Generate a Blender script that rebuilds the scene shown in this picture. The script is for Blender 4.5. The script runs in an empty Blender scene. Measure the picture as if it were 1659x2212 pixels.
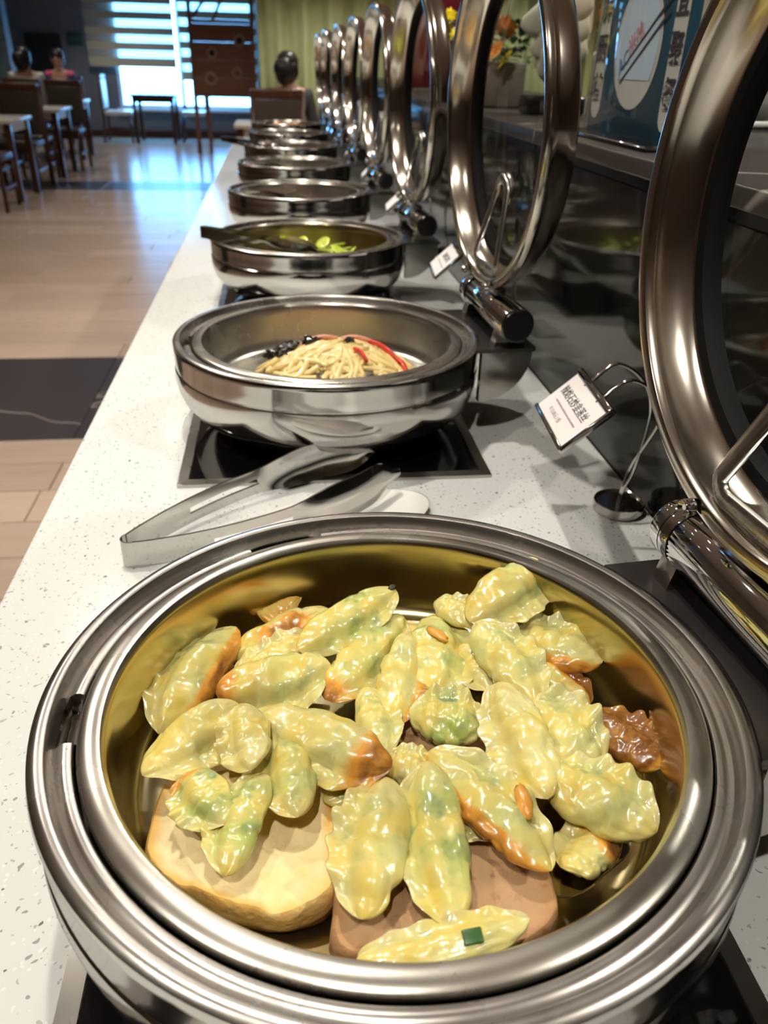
import bpy, bmesh, math, random
from mathutils import Vector, Matrix, noise
SC = bpy.context.scene
COL = SC.collection
PI = math.pi
Z0 = 0.85            # height of the counter top above the floor
XD, SP = 0.3437, 0.7182   # chafing dish line and spacing
# ---------------------------------------------------------------- camera
cd = bpy.data.cameras.new('camera'); cam = bpy.data.objects.new('camera', cd); COL.objects.link(cam)
cam.matrix_world = Matrix(((0.99259374, 0.03840838, -0.11524957, 0.28493847),
                           (-0.11913623, 0.49326991, -0.86167938, -0.36708241),
                           (0.02375344, 0.86902796, 0.49419246, 0.46306593 + Z0),
                           (0, 0, 0, 1)))
cd.sensor_fit = 'VERTICAL'; cd.sensor_height = 32.0; cd.lens = 32.0 * 1706.797 / 2212.0
cd.clip_start = 0.02; cd.clip_end = 200
cd.dof.use_dof = True; cd.dof.focus_distance = 0.55; cd.dof.aperture_fstop = 8.5
SC.camera = cam
# ---------------------------------------------------------------- view
SC.view_settings.view_transform = 'Standard'; SC.view_settings.look = 'None'
SC.view_settings.gamma = 1.0; SC.view_settings.use_curve_mapping = False
SC.view_settings.exposure = 0.0
SC.cycles.use_denoising = True
SC.cycles.sample_clamp_indirect = 6.0
SC.cycles.max_bounces = 10; SC.cycles.transparent_max_bounces = 16
SC.cycles.caustics_reflective = False; SC.cycles.caustics_refractive = False
# ---------------------------------------------------------------- world: overcast bright daylight outside
W = bpy.data.worlds.new('daylight'); SC.world = W; W.use_nodes = True
bg = W.node_tree.nodes['Background']; bg.inputs[0].default_value = (0.17, 0.50, 1.0, 1); bg.inputs[1].default_value = 22.0
# portal in the window opening of the far wall (guides daylight sampling only)
pl = bpy.data.lights.new('window_portal', 'AREA'); pl.shape = 'RECTANGLE'; pl.size = 2.5; pl.size_y = 2.2; pl.cycles.is_portal = True
po = bpy.data.objects.new('window_portal', pl); COL.objects.link(po); po.location = (-1.3, 16.3, 1.6); po.rotation_euler = (-PI/2, 0, 0)
LAMP_COUNTER = [(0.05, -0.85), (0.12, 0.75), (0.12, 2.35), (0.12, 3.95), (0.12, 5.55)]
LAMP_AISLE = [(-0.93, -0.45, 4.0), (-0.93, 1.95, 8.5), (-0.93, 4.35, 2.6), (-0.93, 6.75, 1.6), (-0.93, 9.15, 1.2), (-0.93, 14.0, .8)]
LAMP_SIDE = [(1.9, -0.6), (1.9, 1.6), (1.9, 3.8), (1.9, 6.4)]
LAMP_WATT = (5.9, 1.0, 8.0, 4.5)
LAMP_DINING_FILL = [(0.9, 8.1, 11.0), (2.6, 8.3, 11.0), (-2.6, 7.4, 2.5), (-2.9, 9.9, 2.5), (-2.9, 12.4, 4.0), (-.4, 11.6, 3.0), (-2.3, 14.7, 5.0)]  # added fill lamps that brighten the curtain, partition, blinds and dining area
CEIL = 2.85

# ---------------------------------------------------------------- helpers
class MB:
    def __init__(s): s.v = []; s.f = []; s.m = []; s.sm = []
    def add(s, vs, fs, mi=0, smooth=False):
        o = len(s.v); s.v += [tuple(v) for v in vs]
        for f in fs: s.f.append([i + o for i in f]); s.m.append(mi); s.sm.append(smooth)
    def box(s, a, b, mi=0):
        x0, y0, z0 = a; x1, y1, z1 = b
        s.add([(x0,y0,z0),(x1,y0,z0),(x1,y1,z0),(x0,y1,z0),(x0,y0,z1),(x1,y0,z1),(x1,y1,z1),(x0,y1,z1)],
              [(0,3,2,1),(4,5,6,7),(0,1,5,4),(1,2,6,5),(2,3,7,6),(3,0,4,7)], mi)
    def rbox(s, a, b, r, mi=0, seg=3):
        bm = bmesh.new(); bmesh.ops.create_cube(bm, size=1)
        for v in bm.verts: v.co = Vector((a[i] + (v.co[i] + .5) * (b[i] - a[i]) for i in range(3)))
        bmesh.ops.bevel(bm, geom=bm.edges[:], offset=r, segments=seg, profile=.5, affect='EDGES')
        s.bm(bm, mi, True)
    def bm(s, bm, mi=0, smooth=False):
        bm.verts.index_update(); s.add([v.co[:] for v in bm.verts], [[v.index for v in f.verts] for f in bm.faces], mi, smooth); bm.free()
    def revolve(s, prof, n=64, mi=0, zf=None, a0=0.0, a1=2*PI, M=None):
        full = abs(a1 - a0 - 2*PI) < 1e-6; k = n if full else n + 1; vs = []
        for j in range(k):
            a = a0 + (a1 - a0) * j / n
            for i, (r, z) in enumerate(prof):
                if zf: z = zf(i, a, r, z)
                p = Vector((r*math.cos(a), r*math.sin(a), z)); vs.append(M @ p if M else p)
        L = len(prof); fs = []
        for j in range(n):
            j2 = (j + 1) % k
            for i in range(L - 1):
                fs.append((j*L+i, j2*L+i, j2*L+i+1, j*L+i+1))
        s.add(vs, fs, mi, True)
    def tube(s, path, r, n=10, mi=0, cap=True, closed=False, flat=None, up=None):
        P = [Vector(p) for p in path]; N = len(P); vs = []; rr = r if callable(r) else (lambda t: r)
        nrm = Vector(up) if up else None
        for i in range(N):
            if closed: t = (P[(i+1) % N] - P[i-1])
            else: t = P[min(i+1, N-1)] - P[max(i-1, 0)]
            t.normalize()
            if nrm is None: nrm = t.orthogonal()
            q = nrm - t * nrm.dot(t)
            if q.length < 1e-6: q = t.orthogonal()
            q.normalize()
            if not up: nrm = q
            b = t.cross(q); R = rr(i / max(1, N-1)); fx, fy = flat if flat else (1, 1)
            for k in range(n):
                a = 2*PI*k/n
                vs.append(P[i] + q*(R*fx*math.cos(a)) + b*(R*fy*math.sin(a)))
        fs = []
        for i in range(N if closed else N-1):
            i2 = (i+1) % N
            for k in range(n): fs.append((i*n+k, i*n+(k+1) % n, i2*n+(k+1) % n, i2*n+k))
        if cap and not closed: fs.append(tuple(range(n))[::-1]); fs.append(tuple((N-1)*n+k for k in range(n)))
        s.add(vs, fs, mi, True)
    def prism(s, poly, ax, d0, d1, mi=0):
        n = len(poly)
        def p(a, d):
            return {'x': (d, a[0], a[1]), 'y': (a[0], d, a[1]), 'z': (a[0], a[1], d)}[ax]
        s.add([p(a, d0) for a in poly] + [p(a, d1) for a in poly],
              [tuple(range(n))[::-1], tuple(range(n, 2*n))] + [(i, (i+1) % n, n+(i+1) % n, n+i) for i in range(n)], mi)
    def ell(s, c, rad, n=16, m=10, mi=0, M=None, jit=0.0, seed=0):
        rnd = random.Random(seed); vs = []; c = Vector(c)
        for j in range(m+1):
            th = PI*j/m
            for k in range(n):
                a = 2*PI*k/n; d = Vector((math.sin(th)*math.cos(a), math.sin(th)*math.sin(a), math.cos(th)))
                q = Vector((d.x*rad[0], d.y*rad[1], d.z*rad[2]))
                if jit: q *= 1 + jit*noise.noise(d*1.7 + Vector((seed*3.1, 0, 0)))
                vs.append(c + (M @ q if M else q))
        s.add(vs, [(j*n+k, (j+1)*n+k, (j+1)*n+(k+1) % n, j*n+(k+1) % n) for j in range(m) for k in range(n)], mi, True)
    def mesh(s, name, mats, sharp=None):
        me = bpy.data.meshes.new(name); me.from_pydata(s.v, [], s.f)
        for m in (mats if isinstance(mats, (list, tuple)) else [mats]): me.materials.append(m)
        me.polygons.foreach_set('material_index', s.m); me.polygons.foreach_set('use_smooth', s.sm)
        bm = bmesh.new(); bm.from_mesh(me); bmesh.ops.remove_doubles(bm, verts=bm.verts[:], dist=1e-6)
        bmesh.ops.recalc_face_normals(bm, faces=bm.faces[:]); bm.to_mesh(me); bm.free()
        if sharp: me.set_sharp_from_angle(angle=math.radians(sharp))
        me.update(); return me
    def build(s, name, mats, parent=None, loc=None, rot=None, sharp=None):
        return link(name, s.mesh(name, mats, sharp), parent, loc, rot)

def link(name, me, parent=None, loc=None, rot=None):
    o = bpy.data.objects.new(name, me); COL.objects.link(o)
    if parent: o.parent = parent
    if loc is not None: o.location = loc
    if rot is not None: o.rotation_euler = rot
    return o
def tag(o, label, cat, group=None):
    o['label'] = label; o['category'] = cat
    if group: o['group'] = group
    return o
def struct(o): o['kind'] = 'structure'; return o
def thing(name, label, cat, loc=(0,0,0), rz=0.0, group=None):
    o = link(name, None, None, loc, (0, 0, rz)); o.empty_display_size = .05
    return tag(o, label, cat, group)
def dup(root, loc, rz, label, group=None):
    r = root.copy(); COL.objects.link(r); r.location = loc; r.rotation_euler = (0, 0, rz); r['label'] = label
    if group: r['group'] = group
    for ch in list(root.children):
        c = ch.copy(); COL.objects.link(c); c.parent = r
        for g in ch.children:
            d = g.copy(); COL.objects.link(d); d.parent = c
    return r
def arc(c, r, a0, a1, n): return [(c[0]+r*math.cos(a0+(a1-a0)*i/n), c[1]+r*math.sin(a0+(a1-a0)*i/n)) for i in range(n+1)]
def smooth_path(P, n=6):
    P = [Vector(p) for p in P]; out = []
    for i in range(len(P)-1):
        p0 = P[max(i-1, 0)]; p1 = P[i]; p2 = P[i+1]; p3 = P[min(i+2, len(P)-1)]
        for k in range(n):
            t = k/n
            out.append(.5*((2*p1)+(p2-p0)*t+(2*p0-5*p1+4*p2-p3)*t*t+(3*p1-p0-3*p2+p3)*t**3))
    out.append(P[-1]); return out
def sst(a, b, x): t = min(1, max(0, (x-a)/(b-a))); return t*t*(3-2*t)

# ---------------------------------------------------------------- materials
def NT(name):
    m = bpy.data.materials.new(name); m.use_nodes = True; nt = m.node_tree
    return m, nt, nt.nodes['Principled BSDF']
def mat(name, col, rough=.5, metal=0.0, var=0.0, scale=20.0, bump=0.0, bscale=None, stretch=None, rvar=0.0, coat=0.0, sss=0.0, emit=0.0, spec=None, trans=0.0):
    m, nt, b = NT(name); b.inputs['Base Color'].default_value = (*col, 1); b.inputs['Roughness'].default_value = rough
    b.inputs['Metallic'].default_value = metal; b.inputs['Coat Weight'].default_value = coat
    if spec is not None: b.inputs['Specular IOR Level'].default_value = spec
    if sss: b.inputs['Subsurface Weight'].default_value = sss; b.inputs['Subsurface Radius'].default_value = (.006, .004, .0015); b.inputs['Subsurface Scale'].default_value = 1
    if emit: b.inputs['Emission Color'].default_value = (*col, 1); b.inputs['Emission Strength'].default_value = emit
    if trans: b.inputs['Transmission Weight'].default_value = trans
    if var or bump or rvar:
        tc = nt.nodes.new('ShaderNodeTexCoord'); mp = nt.nodes.new('ShaderNodeMapping'); nz = nt.nodes.new('ShaderNodeTexNoise')
        nt.links.new(tc.outputs['Object'], mp.inputs[0]); nt.links.new(mp.outputs[0], nz.inputs['Vector'])
        if stretch: mp.inputs['Scale'].default_value = stretch
        nz.inputs['Scale'].default_value = scale; nz.inputs['Detail'].default_value = 5
        if var:
            mx = nt.nodes.new('ShaderNodeMix'); mx.data_type = 'RGBA'
            mx.inputs[6].default_value = (*[c*(1-var) for c in col], 1); mx.inputs[7].default_value = (*[min(1, c*(1+var)) for c in col], 1)
            nt.links.new(nz.outputs[0], mx.inputs[0]); nt.links.new(mx.outputs[2], b.inputs['Base Color'])
        if rvar:
            mr = nt.nodes.new('ShaderNodeMapRange'); mr.inputs[1].default_value = .3; mr.inputs[2].default_value = .7
            mr.inputs[3].default_value = rough-rvar; mr.inputs[4].default_value = rough+rvar
            nt.links.new(nz.outputs[0], mr.inputs[0]); nt.links.new(mr.outputs[0], b.inputs['Roughness'])
        if bump:
            n2 = nz
            if bscale:
                n2 = nt.nodes.new('ShaderNodeTexNoise'); n2.inputs['Scale'].default_value = bscale; n2.inputs['Detail'].default_value = 4
                nt.links.new(mp.outputs[0], n2.inputs['Vector'])
            bp = nt.nodes.new('ShaderNodeBump'); bp.inputs['Strength'].default_value = bump; bp.inputs['Distance'].default_value = .002
            nt.links.new(n2.outputs[0], bp.inputs['Height']); nt.links.new(bp.outputs[0], b.inputs['Normal'])
    return m
def glassmat(name, tint, rough=0.0, opac=0.0, ior=1.45):
    m = bpy.data.materials.new(name); m.use_nodes = True; nt = m.node_tree; nt.nodes.clear()
    out = nt.nodes.new('ShaderNodeOutputMaterial'); tr = nt.nodes.new('ShaderNodeBsdfTransparent'); gl = nt.nodes.new('ShaderNodeBsdfGlossy')
    tr.inputs[0].default_value = (*tint, 1); gl.inputs['Roughness'].default_value = rough
    fr = nt.nodes.new('ShaderNodeFresnel'); fr.inputs[0].default_value = ior; mx = nt.nodes.new('ShaderNodeMixShader')
    ge = nt.nodes.new('ShaderNodeNewGeometry'); om = nt.nodes.new('ShaderNodeMath'); om.operation = 'SUBTRACT'; om.inputs[0].default_value = 1.0; nt.links.new(ge.outputs['Backfacing'], om.inputs[1])
    fm = nt.nodes.new('ShaderNodeMath'); fm.operation = 'MULTIPLY'; nt.links.new(fr.outputs[0], fm.inputs[0]); nt.links.new(om.outputs[0], fm.inputs[1])
    nt.links.new(fm.outputs[0], mx.inputs[0]); nt.links.new(tr.outputs[0], mx.inputs[1]); nt.links.new(gl.outputs[0], mx.inputs[2])
    last = mx
    if opac:
        df = nt.nodes.new('ShaderNodeBsdfDiffuse'); df.inputs[0].default_value = (.8, .78, .72, 1); m2 = nt.nodes.new('ShaderNodeMixShader'); m2.inputs[0].default_value = opac
        nt.links.new(mx.outputs[0], m2.inputs[1]); nt.links.new(df.outputs[0], m2.inputs[2]); last = m2
    nt.links.new(last.outputs[0], out.inputs[0]); return m
def emat(name, col, s):
    m = bpy.data.materials.new(name); m.use_nodes = True; nt = m.node_tree; nt.nodes.clear()
    out = nt.nodes.new('ShaderNodeOutputMaterial'); e = nt.nodes.new('ShaderNodeEmission'); e.inputs[0].default_value = (*col, 1); e.inputs[1].default_value = s
    nt.links.new(e.outputs[0], out.inputs[0]); return m

def quartz():
    m, nt, b = NT('white_quartz'); L = nt.links.new
    tc = nt.nodes.new('ShaderNodeTexCoord'); base = nt.nodes.new('ShaderNodeRGB'); base.outputs[0].default_value = (.74, .755, .735, 1)
    cur = base.outputs[0]
    nz = nt.nodes.new('ShaderNodeTexNoise'); nz.inputs['Scale'].default_value = 3; nz.inputs['Detail'].default_value = 3; L(tc.outputs['Object'], nz.inputs['Vector'])
    dis = nt.nodes.new('ShaderNodeTexNoise'); dis.inputs['Scale'].default_value = 90; L(tc.outputs['Object'], dis.inputs['Vector'])
    dm = nt.nodes.new('ShaderNodeVectorMath'); dm.operation = 'SCALE'; dm.inputs[3].default_value = .012; L(dis.outputs['Color'], dm.inputs[0])
    ad = nt.nodes.new('ShaderNodeVectorMath'); L(tc.outputs['Object'], ad.inputs[0]); L(dm.outputs[0], ad.inputs[1])
    for sc, th, col, pick in ((150, .11, (.36, .37, .36), .80), (230, .12, (.48, .50, .48), .70), (110, .08, (.20, .20, .19), .92), (190, .12, (.84, .84, .82), .75)):
        vo = nt.nodes.new('ShaderNodeTexVoronoi'); vo.inputs['Scale'].default_value = sc; L(ad.outputs[0], vo.inputs['Vector'])
        lt = nt.nodes.new('ShaderNodeMath'); lt.operation = 'LESS_THAN'; lt.inputs[1].default_value = th*2.2; L(vo.outputs['Distance'], lt.inputs[0])
        sp = nt.nodes.new('ShaderNodeSeparateColor'); L(vo.outputs['Color'], sp.inputs[0])
        gt = nt.nodes.new('ShaderNodeMath'); gt.operation = 'GREATER_THAN'; gt.inputs[1].default_value = pick; L(sp.outputs[0], gt.inputs[0])
        mu = nt.nodes.new('ShaderNodeMath'); mu.operation = 'MULTIPLY'; L(lt.outputs[0], mu.inputs[0]); L(gt.outputs[0], mu.inputs[1])
        mx = nt.nodes.new('ShaderNodeMix'); mx.data_type = 'RGBA'; L(mu.outputs[0], mx.inputs[0]); L(cur, mx.inputs[6]); mx.inputs[7].default_value = (*col, 1); cur = mx.outputs[2]
    L(cur, b.inputs['Base Color']); b.inputs['Roughness'].default_value = .16; return m
def veined(name, base, vein, scale, rough):
    m, nt, b = NT(name); L = nt.links.new; tc = nt.nodes.new('ShaderNodeTexCoord')
    n1 = nt.nodes.new('ShaderNodeTexNoise'); n1.inputs['Scale'].default_value = scale; n1.inputs['Detail'].default_value = 6; L(tc.outputs['Object'], n1.inputs['Vector'])
    n2 = nt.nodes.new('ShaderNodeTexNoise'); n2.inputs['Scale'].default_value = scale*.6; n2.inputs['Detail'].default_value = 3; n2.inputs['Distortion'].default_value = .6; L(tc.outputs['Object'], n2.inputs['Vector'])
    sb = nt.nodes.new('ShaderNodeMath'); sb.operation = 'SUBTRACT'; sb.inputs[1].default_value = .5; L(n2.outputs[0], sb.inputs[0])
    ab = nt.nodes.new('ShaderNodeMath'); ab.operation = 'ABSOLUTE'; L(sb.outputs[0], ab.inputs[0])
    mr = nt.nodes.new('ShaderNodeMapRange'); mr.inputs[1].default_value = .0015; mr.inputs[2].default_value = .006; mr.inputs[3].default_value = .75; mr.inputs[4].default_value = 0; L(ab.outputs[0], mr.inputs[0])
    m1 = nt.nodes.new('ShaderNodeMix'); m1.data_type = 'RGBA'; L(n1.outputs[0], m1.inputs[0]); m1.inputs[6].default_value = (*[c*.7 for c in base], 1); m1.inputs[7].default_value = (*[c*1.3 for c in base], 1)
    m2 = nt.nodes.new('ShaderNodeMix'); m2.data_type = 'RGBA'; L(mr.outputs[0], m2.inputs[0]); L(m1.outputs[2], m2.inputs[6]); m2.inputs[7].default_value = (*vein, 1)
    L(m2.outputs[2], b.inputs['Base Color']); b.inputs['Roughness'].default_value = rough; return m
def wood(name, c1, c2, rough, stretch, scale=6, rnd=0.12, coat=0.0, lines=None):
    m, nt, b = NT(name); L = nt.links.new; tc = nt.nodes.new('ShaderNodeTexCoord'); mp = nt.nodes.new('ShaderNodeMapping'); mp.inputs['Scale'].default_value = stretch
    oi = nt.nodes.new('ShaderNodeObjectInfo'); ad = nt.nodes.new('ShaderNodeVectorMath'); L(tc.outputs['Object'], ad.inputs[0])
    sc = nt.nodes.new('ShaderNodeMath'); sc.operation = 'MULTIPLY'; sc.inputs[1].default_value = 31; L(oi.outputs['Random'], sc.inputs[0]); L(sc.outputs[0], ad.inputs[1])
    L(ad.outputs[0], mp.inputs[0]); nz = nt.nodes.new('ShaderNodeTexNoise'); nz.inputs['Scale'].default_value = scale; nz.inputs['Detail'].default_value = 6; nz.inputs['Distortion'].default_value = .4; L(mp.outputs[0], nz.inputs['Vector'])
    mx = nt.nodes.new('ShaderNodeMix'); mx.data_type = 'RGBA'; L(nz.outputs[0], mx.inputs[0]); mx.inputs[6].default_value = (*c1, 1); mx.inputs[7].default_value = (*c2, 1)
    hs = nt.nodes.new('ShaderNodeHueSaturation'); mr = nt.nodes.new('ShaderNodeMapRange'); mr.inputs[3].default_value = 1-rnd; mr.inputs[4].default_value = 1+rnd
    L(oi.outputs['Random'], mr.inputs[0]); L(mr.outputs[0], hs.inputs['Value']); L(mx.outputs[2], hs.inputs['Color']); cur = hs.outputs[0]
    if lines:
        br = nt.nodes.new('ShaderNodeTexBrick'); br.inputs['Scale'].default_value = 1; br.inputs['Brick Width'].default_value = lines[0]; br.inputs['Row Height'].default_value = lines[1]
        br.inputs['Mortar Size'].default_value = .003; br.inputs['Color1'].default_value = (1, 1, 1, 1); br.inputs['Color2'].default_value = (.85, .85, .85, 1); br.inputs['Mortar'].default_value = (.35, .3, .28, 1)
        L(tc.outputs['Object'], br.inputs['Vector']); mm = nt.nodes.new('ShaderNodeMix'); mm.data_type = 'RGBA'; mm.blend_type = 'MULTIPLY'; mm.inputs[0].default_value = 1
        L(cur, mm.inputs[6]); L(br.outputs[0], mm.inputs[7]); cur = mm.outputs[2]
    L(cur, b.inputs['Base Color']); b.inputs['Roughness'].default_value = rough; b.inputs['Coat Weight'].default_value = coat; b.inputs['Specular IOR Level'].default_value = .32; return m
def dumpling_mat():
    m, nt, b = NT('dumpling_skin'); L = nt.links.new
    at = nt.nodes.new('ShaderNodeVertexColor'); at.layer_name = 'toast'; sp = nt.nodes.new('ShaderNodeSeparateColor'); L(at.outputs[0], sp.inputs[0])
    tc = nt.nodes.new('ShaderNodeTexCoord')
    def nz(scale, det=4):
        n = nt.nodes.new('ShaderNodeTexNoise'); n.inputs['Scale'].default_value = scale; n.inputs['Detail'].default_value = det; L(tc.outputs['Object'], n.inputs['Vector']); return n
    def mix(fac, a, c):
        x = nt.nodes.new('ShaderNodeMix'); x.data_type = 'RGBA'; L(fac, x.inputs[0])
        if isinstance(a, tuple): x.inputs[6].default_value = (*a, 1)
        else: L(a, x.inputs[6])
        if isinstance(c, tuple): x.inputs[7].default_value = (*c, 1)
        else: L(c, x.inputs[7])
        return x.outputs[2]
    def ramp(src, lo, hi, k=None):
        r = nt.nodes.new('ShaderNodeMapRange'); r.inputs[1].default_value = lo; r.inputs[2].default_value = hi; L(src, r.inputs[0]); o = r.outputs[0]
        if k is not None:
            q = nt.nodes.new('ShaderNodeMath'); q.operation = 'MULTIPLY'; L(o, q.inputs[0]); L(k, q.inputs[1]); o = q.outputs[0]
        return o
    c = mix(ramp(nz(38).outputs[0], .35, .65), (.69, .54, .125), (.76, .67, .31))
    c = mix(ramp(nz(42, 2).outputs[0], .36, .60, sp.outputs[1]), c, (.38, .46, .11))
    c = mix(ramp(nz(75, 2).outputs[0], .56, .72, sp.outputs[1]), c, (.19, .28, .14))
    ad = nt.nodes.new('ShaderNodeMath'); L(sp.outputs[0], ad.inputs[0]); n3 = nt.nodes.new('ShaderNodeMath'); n3.operation = 'MULTIPLY_ADD'; n3.inputs[1].default_value = .9; n3.inputs[2].default_value = -.45; L(nz(90).outputs[0], n3.inputs[0]); L(n3.outputs[0], ad.inputs[1])
    c = mix(ramp(ad.outputs[0], .2, .55), c, (.72, .34, .05))
    c = mix(ramp(ad.outputs[0], .62, 1.0), c, (.25, .095, .018))
    L(c, b.inputs['Base Color']); b.inputs['Roughness'].default_value = .26; b.inputs['Coat Weight'].default_value = .8; b.inputs['Coat Roughness'].default_value = .08
    b.inputs['Subsurface Weight'].default_value = .3; b.inputs['Subsurface Radius'].default_value = (.006, .0045, .0015); b.inputs['Subsurface Scale'].default_value = 1.0
    bp = nt.nodes.new('ShaderNodeBump'); bp.inputs['Strength'].default_value = .35; bp.inputs['Distance'].default_value = .0012; L(nz(150, 3).outputs[0], bp.inputs['Height']); L(bp.outputs[0], b.inputs['Normal'])
    return m

M = {}
M['steel'] = mat('polished_steel', (.58, .56, .53), .10, 1, rvar=.03, scale=8)
M['brushed'] = mat('brushed_steel', (.54, .515, .48), .27, 1, rvar=.05, scale=14)
M['pan'] = mat('pan_steel', (.57, .54, .48), .26, 1, rvar=.05, scale=12)
M['pan_oily'] = mat('oily_pan_steel', (.60, .51, .27), .20, 1, var=.12, rvar=.05, scale=14)  # golden tint paints in yellow reflected from the food over an oil film
M['chrome'] = mat('chrome', (.72, .72, .72), .05, 1)
M['lidsteel'] = mat('lid_steel', (.58, .53, .46), .15, 1, rvar=.03, scale=10)
M['darkmetal'] = mat('dark_steel_bracket', (.10, .09, .09), .22, .8)
M['rubber'] = mat('black_rubber', (.004, .004, .004), .6, spec=.15)
M['blackglass'] = mat('black_hob_glass', (.004, .004, .005), .06, coat=.5)
M['lidglass'] = glassmat('lid_glass', (.84, .87, .87))
M['acryl'] = glassmat('clear_acrylic', (.93, .96, .97))
M['quartz'] = quartz()
M['splash'] = mat('dark_mirror_panel', (.014, .013, .011), .06, 0, rvar=.02, scale=6, spec=.32)
M['ledge'] = veined('dark_marble', (.050, .040, .037), (.36, .30, .27), 2.6, .30)
M['cabinet'] = mat('dark_cabinet', (.05, .04, .035), .4)
M['plank'] = wood('oak_floor', (.46, .34, .26), (.60, .46, .37), .22, (1, 9, 1), 3.0)
M['farfloor'] = wood('oak_floor_far', (.46, .34, .26), (.60, .46, .37), .20, (1, 9, 1), 3.0, lines=(1.2, .215))
M['darktile'] = veined('dark_floor_marble', (.045, .038, .042), (.30, .25, .24), 1.3, .28)
M['ceiling'] = mat('ceiling_paint', (.42, .37, .32), .8)
M['wall_dark'] = mat('dark_grey_wall', (.17, .17, .185), .7, var=.15, scale=3)
M['wall_brown'] = mat('taupe_wall', (.20, .15, .11), .7, var=.1, scale=3)
M['beige'] = mat('beige_wall', (.42, .34, .26), .7)
M['bluewall'] = mat('blue_mottled_wall', (.22, .30, .34), .6, var=.5, scale=9)
M['frame_white'] = mat('white_window_frame', (.72, .76, .80), .4)
M['winglass'] = glassmat('window_glass', (.95, .98, 1))
M['blind'] = mat('blind_fabric', (.52, .47, .36), .85)
M['sheer'] = glassmat('sheer_fabric', (.75, .78, .76), opac=.35)
M['darkwood'] = wood('dark_walnut', (.045, .018, .010), (.11, .045, .025), .3, (6, 1, 1), 5)
M['panelwood'] = wood('brown_panel_wood', (.20, .085, .050), (.30, .14, .085), .5, (1, 1, 7), 4)
M['leather'] = mat('dark_brown_leather', (.060, .048, .040), .38, var=.2, scale=30)
M['cream'] = mat('cream_leather', (.72, .74, .74), .35)  # window light on dark leather, painted in as a pale base colour
M['tablewhite'] = mat('white_table_top', (.74, .72, .66), .25)
M['curtain'] = mat('green_curtain', (.50, .56, .30), .85, var=.15, scale=8)
M['porcelain'] = mat('white_porcelain', (.80, .79, .75), .15)
M['darkdoor'] = mat('black_door', (.010, .010, .012), .5)
M['greensign'] = mat('dark_green_sign', (.02, .06, .045), .4)
M['dumpling'] = dumpling_mat()
def bread_mat(name, crumb, crust, deep, pore, deepk):
    m, nt, b = NT(name); L = nt.links.new
    at = nt.nodes.new('ShaderNodeVertexColor'); at.layer_name = 'toast'; sp = nt.nodes.new('ShaderNodeSeparateColor'); L(at.outputs[0], sp.inputs[0]); tc = nt.nodes.new('ShaderNodeTexCoord')
    def nz(s, d=5):
        n = nt.nodes.new('ShaderNodeTexNoise'); n.inputs['Scale'].default_value = s; n.inputs['Detail'].default_value = d; L(tc.outputs['Object'], n.inputs['Vector']); return n.outputs[0]
    def mix(f, a, c):
        x = nt.nodes.new('ShaderNodeMix'); x.data_type = 'RGBA'; L(f, x.inputs[0])
        for i, v in ((6, a), (7, c)):
            if isinstance(v, tuple): x.inputs[i].default_value = (*v, 1)
            else: L(v, x.inputs[i])
        return x.outputs[2]
    def rng(src, lo, hi):
        r = nt.nodes.new('ShaderNodeMapRange'); r.inputs[1].default_value = lo; r.inputs[2].default_value = hi; L(src, r.inputs[0]); return r.outputs[0]
    ad = nt.nodes.new('ShaderNodeMath'); ma = nt.nodes.new('ShaderNodeMath'); ma.operation = 'MULTIPLY_ADD'; ma.inputs[1].default_value = .7; ma.inputs[2].default_value = -.35; L(nz(45), ma.inputs[0]); L(ma.outputs[0], ad.inputs[0]); L(sp.outputs[0], ad.inputs[1])
    c = mix(rng(nz(60), .3, .7), tuple(x*.9 for x in crumb), crumb); c = mix(rng(ad.outputs[0], .25, .7), c, crust); c = mix(rng(ad.outputs[0], .75, 1.15), c, deep)
    c = mix(rng(nz(pore, 3), .56, .68), c, tuple(x*k for x, k in zip(crumb, deepk)))
    L(c, b.inputs['Base Color']); b.inputs['Roughness'].default_value = .7
    bp = nt.nodes.new('ShaderNodeBump'); bp.inputs['Strength'].default_value = .8; bp.inputs['Distance'].default_value = .0015; L(nz(190), bp.inputs['Height']); L(bp.outputs[0], b.inputs['Normal']); return m
M['bread_white'] = bread_mat('white_bread', (.97, .79, .42), (.88, .52, .13), (.62, .30, .06), 26, (.95, .86, .66))
M['bread_brown'] = bread_mat('cocoa_bread', (.50, .30, .15), (.48, .26, .11), (.42, .21, .08), 110, (.62, .55, .5))
M['oil'] = mat('oily_broth', (.16, .10, .02), .05, coat=1)
M['chive'] = mat('dark_chive', (.03, .10, .02), .35)
M['char'] = mat('charred_leaf', (.012, .016, .01), .4)
M['orange_flake'] = mat('fried_orange_flake', (.72, .33, .05), .3, var=.3, scale=80, coat=.4)
M['mushroom'] = mat('pale_mushroom_strip', (.78, .60, .26), .25, var=.25, scale=50, coat=.4, sss=.2)
M['redpepper'] = mat('red_pepper', (.70, .045, .025), .22, var=.3, scale=40, coat=.5)
M['pinkham'] = mat('pink_crab_stick', (.82, .36, .27), .35, var=.3, scale=60)
M['fungus'] = mat('black_fungus', (.008, .006, .005), .15, coat=.6)
M['greens'] = mat('bright_green_slice', (.52, .62, .07), .25, var=.35, scale=45, coat=.4, sss=.2)
M['fried'] = mat('fried_brown_food', (.55, .22, .06), .4, var=.4, scale=60)
M['card'] = mat('white_card', (.86, .83, .82), .5)
M['ink'] = mat('dark_ink', (.05, .035, .04), .6)
M['greyink'] = mat('grey_ink', (.42, .38, .38), .6)
M['signblue'] = mat('blue_printed_sheet', (.035, .12, .19), .35, var=.35, scale=7)
M['signcream'] = mat('cream_print', (.66, .58, .49), .45)
M['signpale'] = mat('pale_blue_print', (.60, .66, .75), .45)
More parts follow.
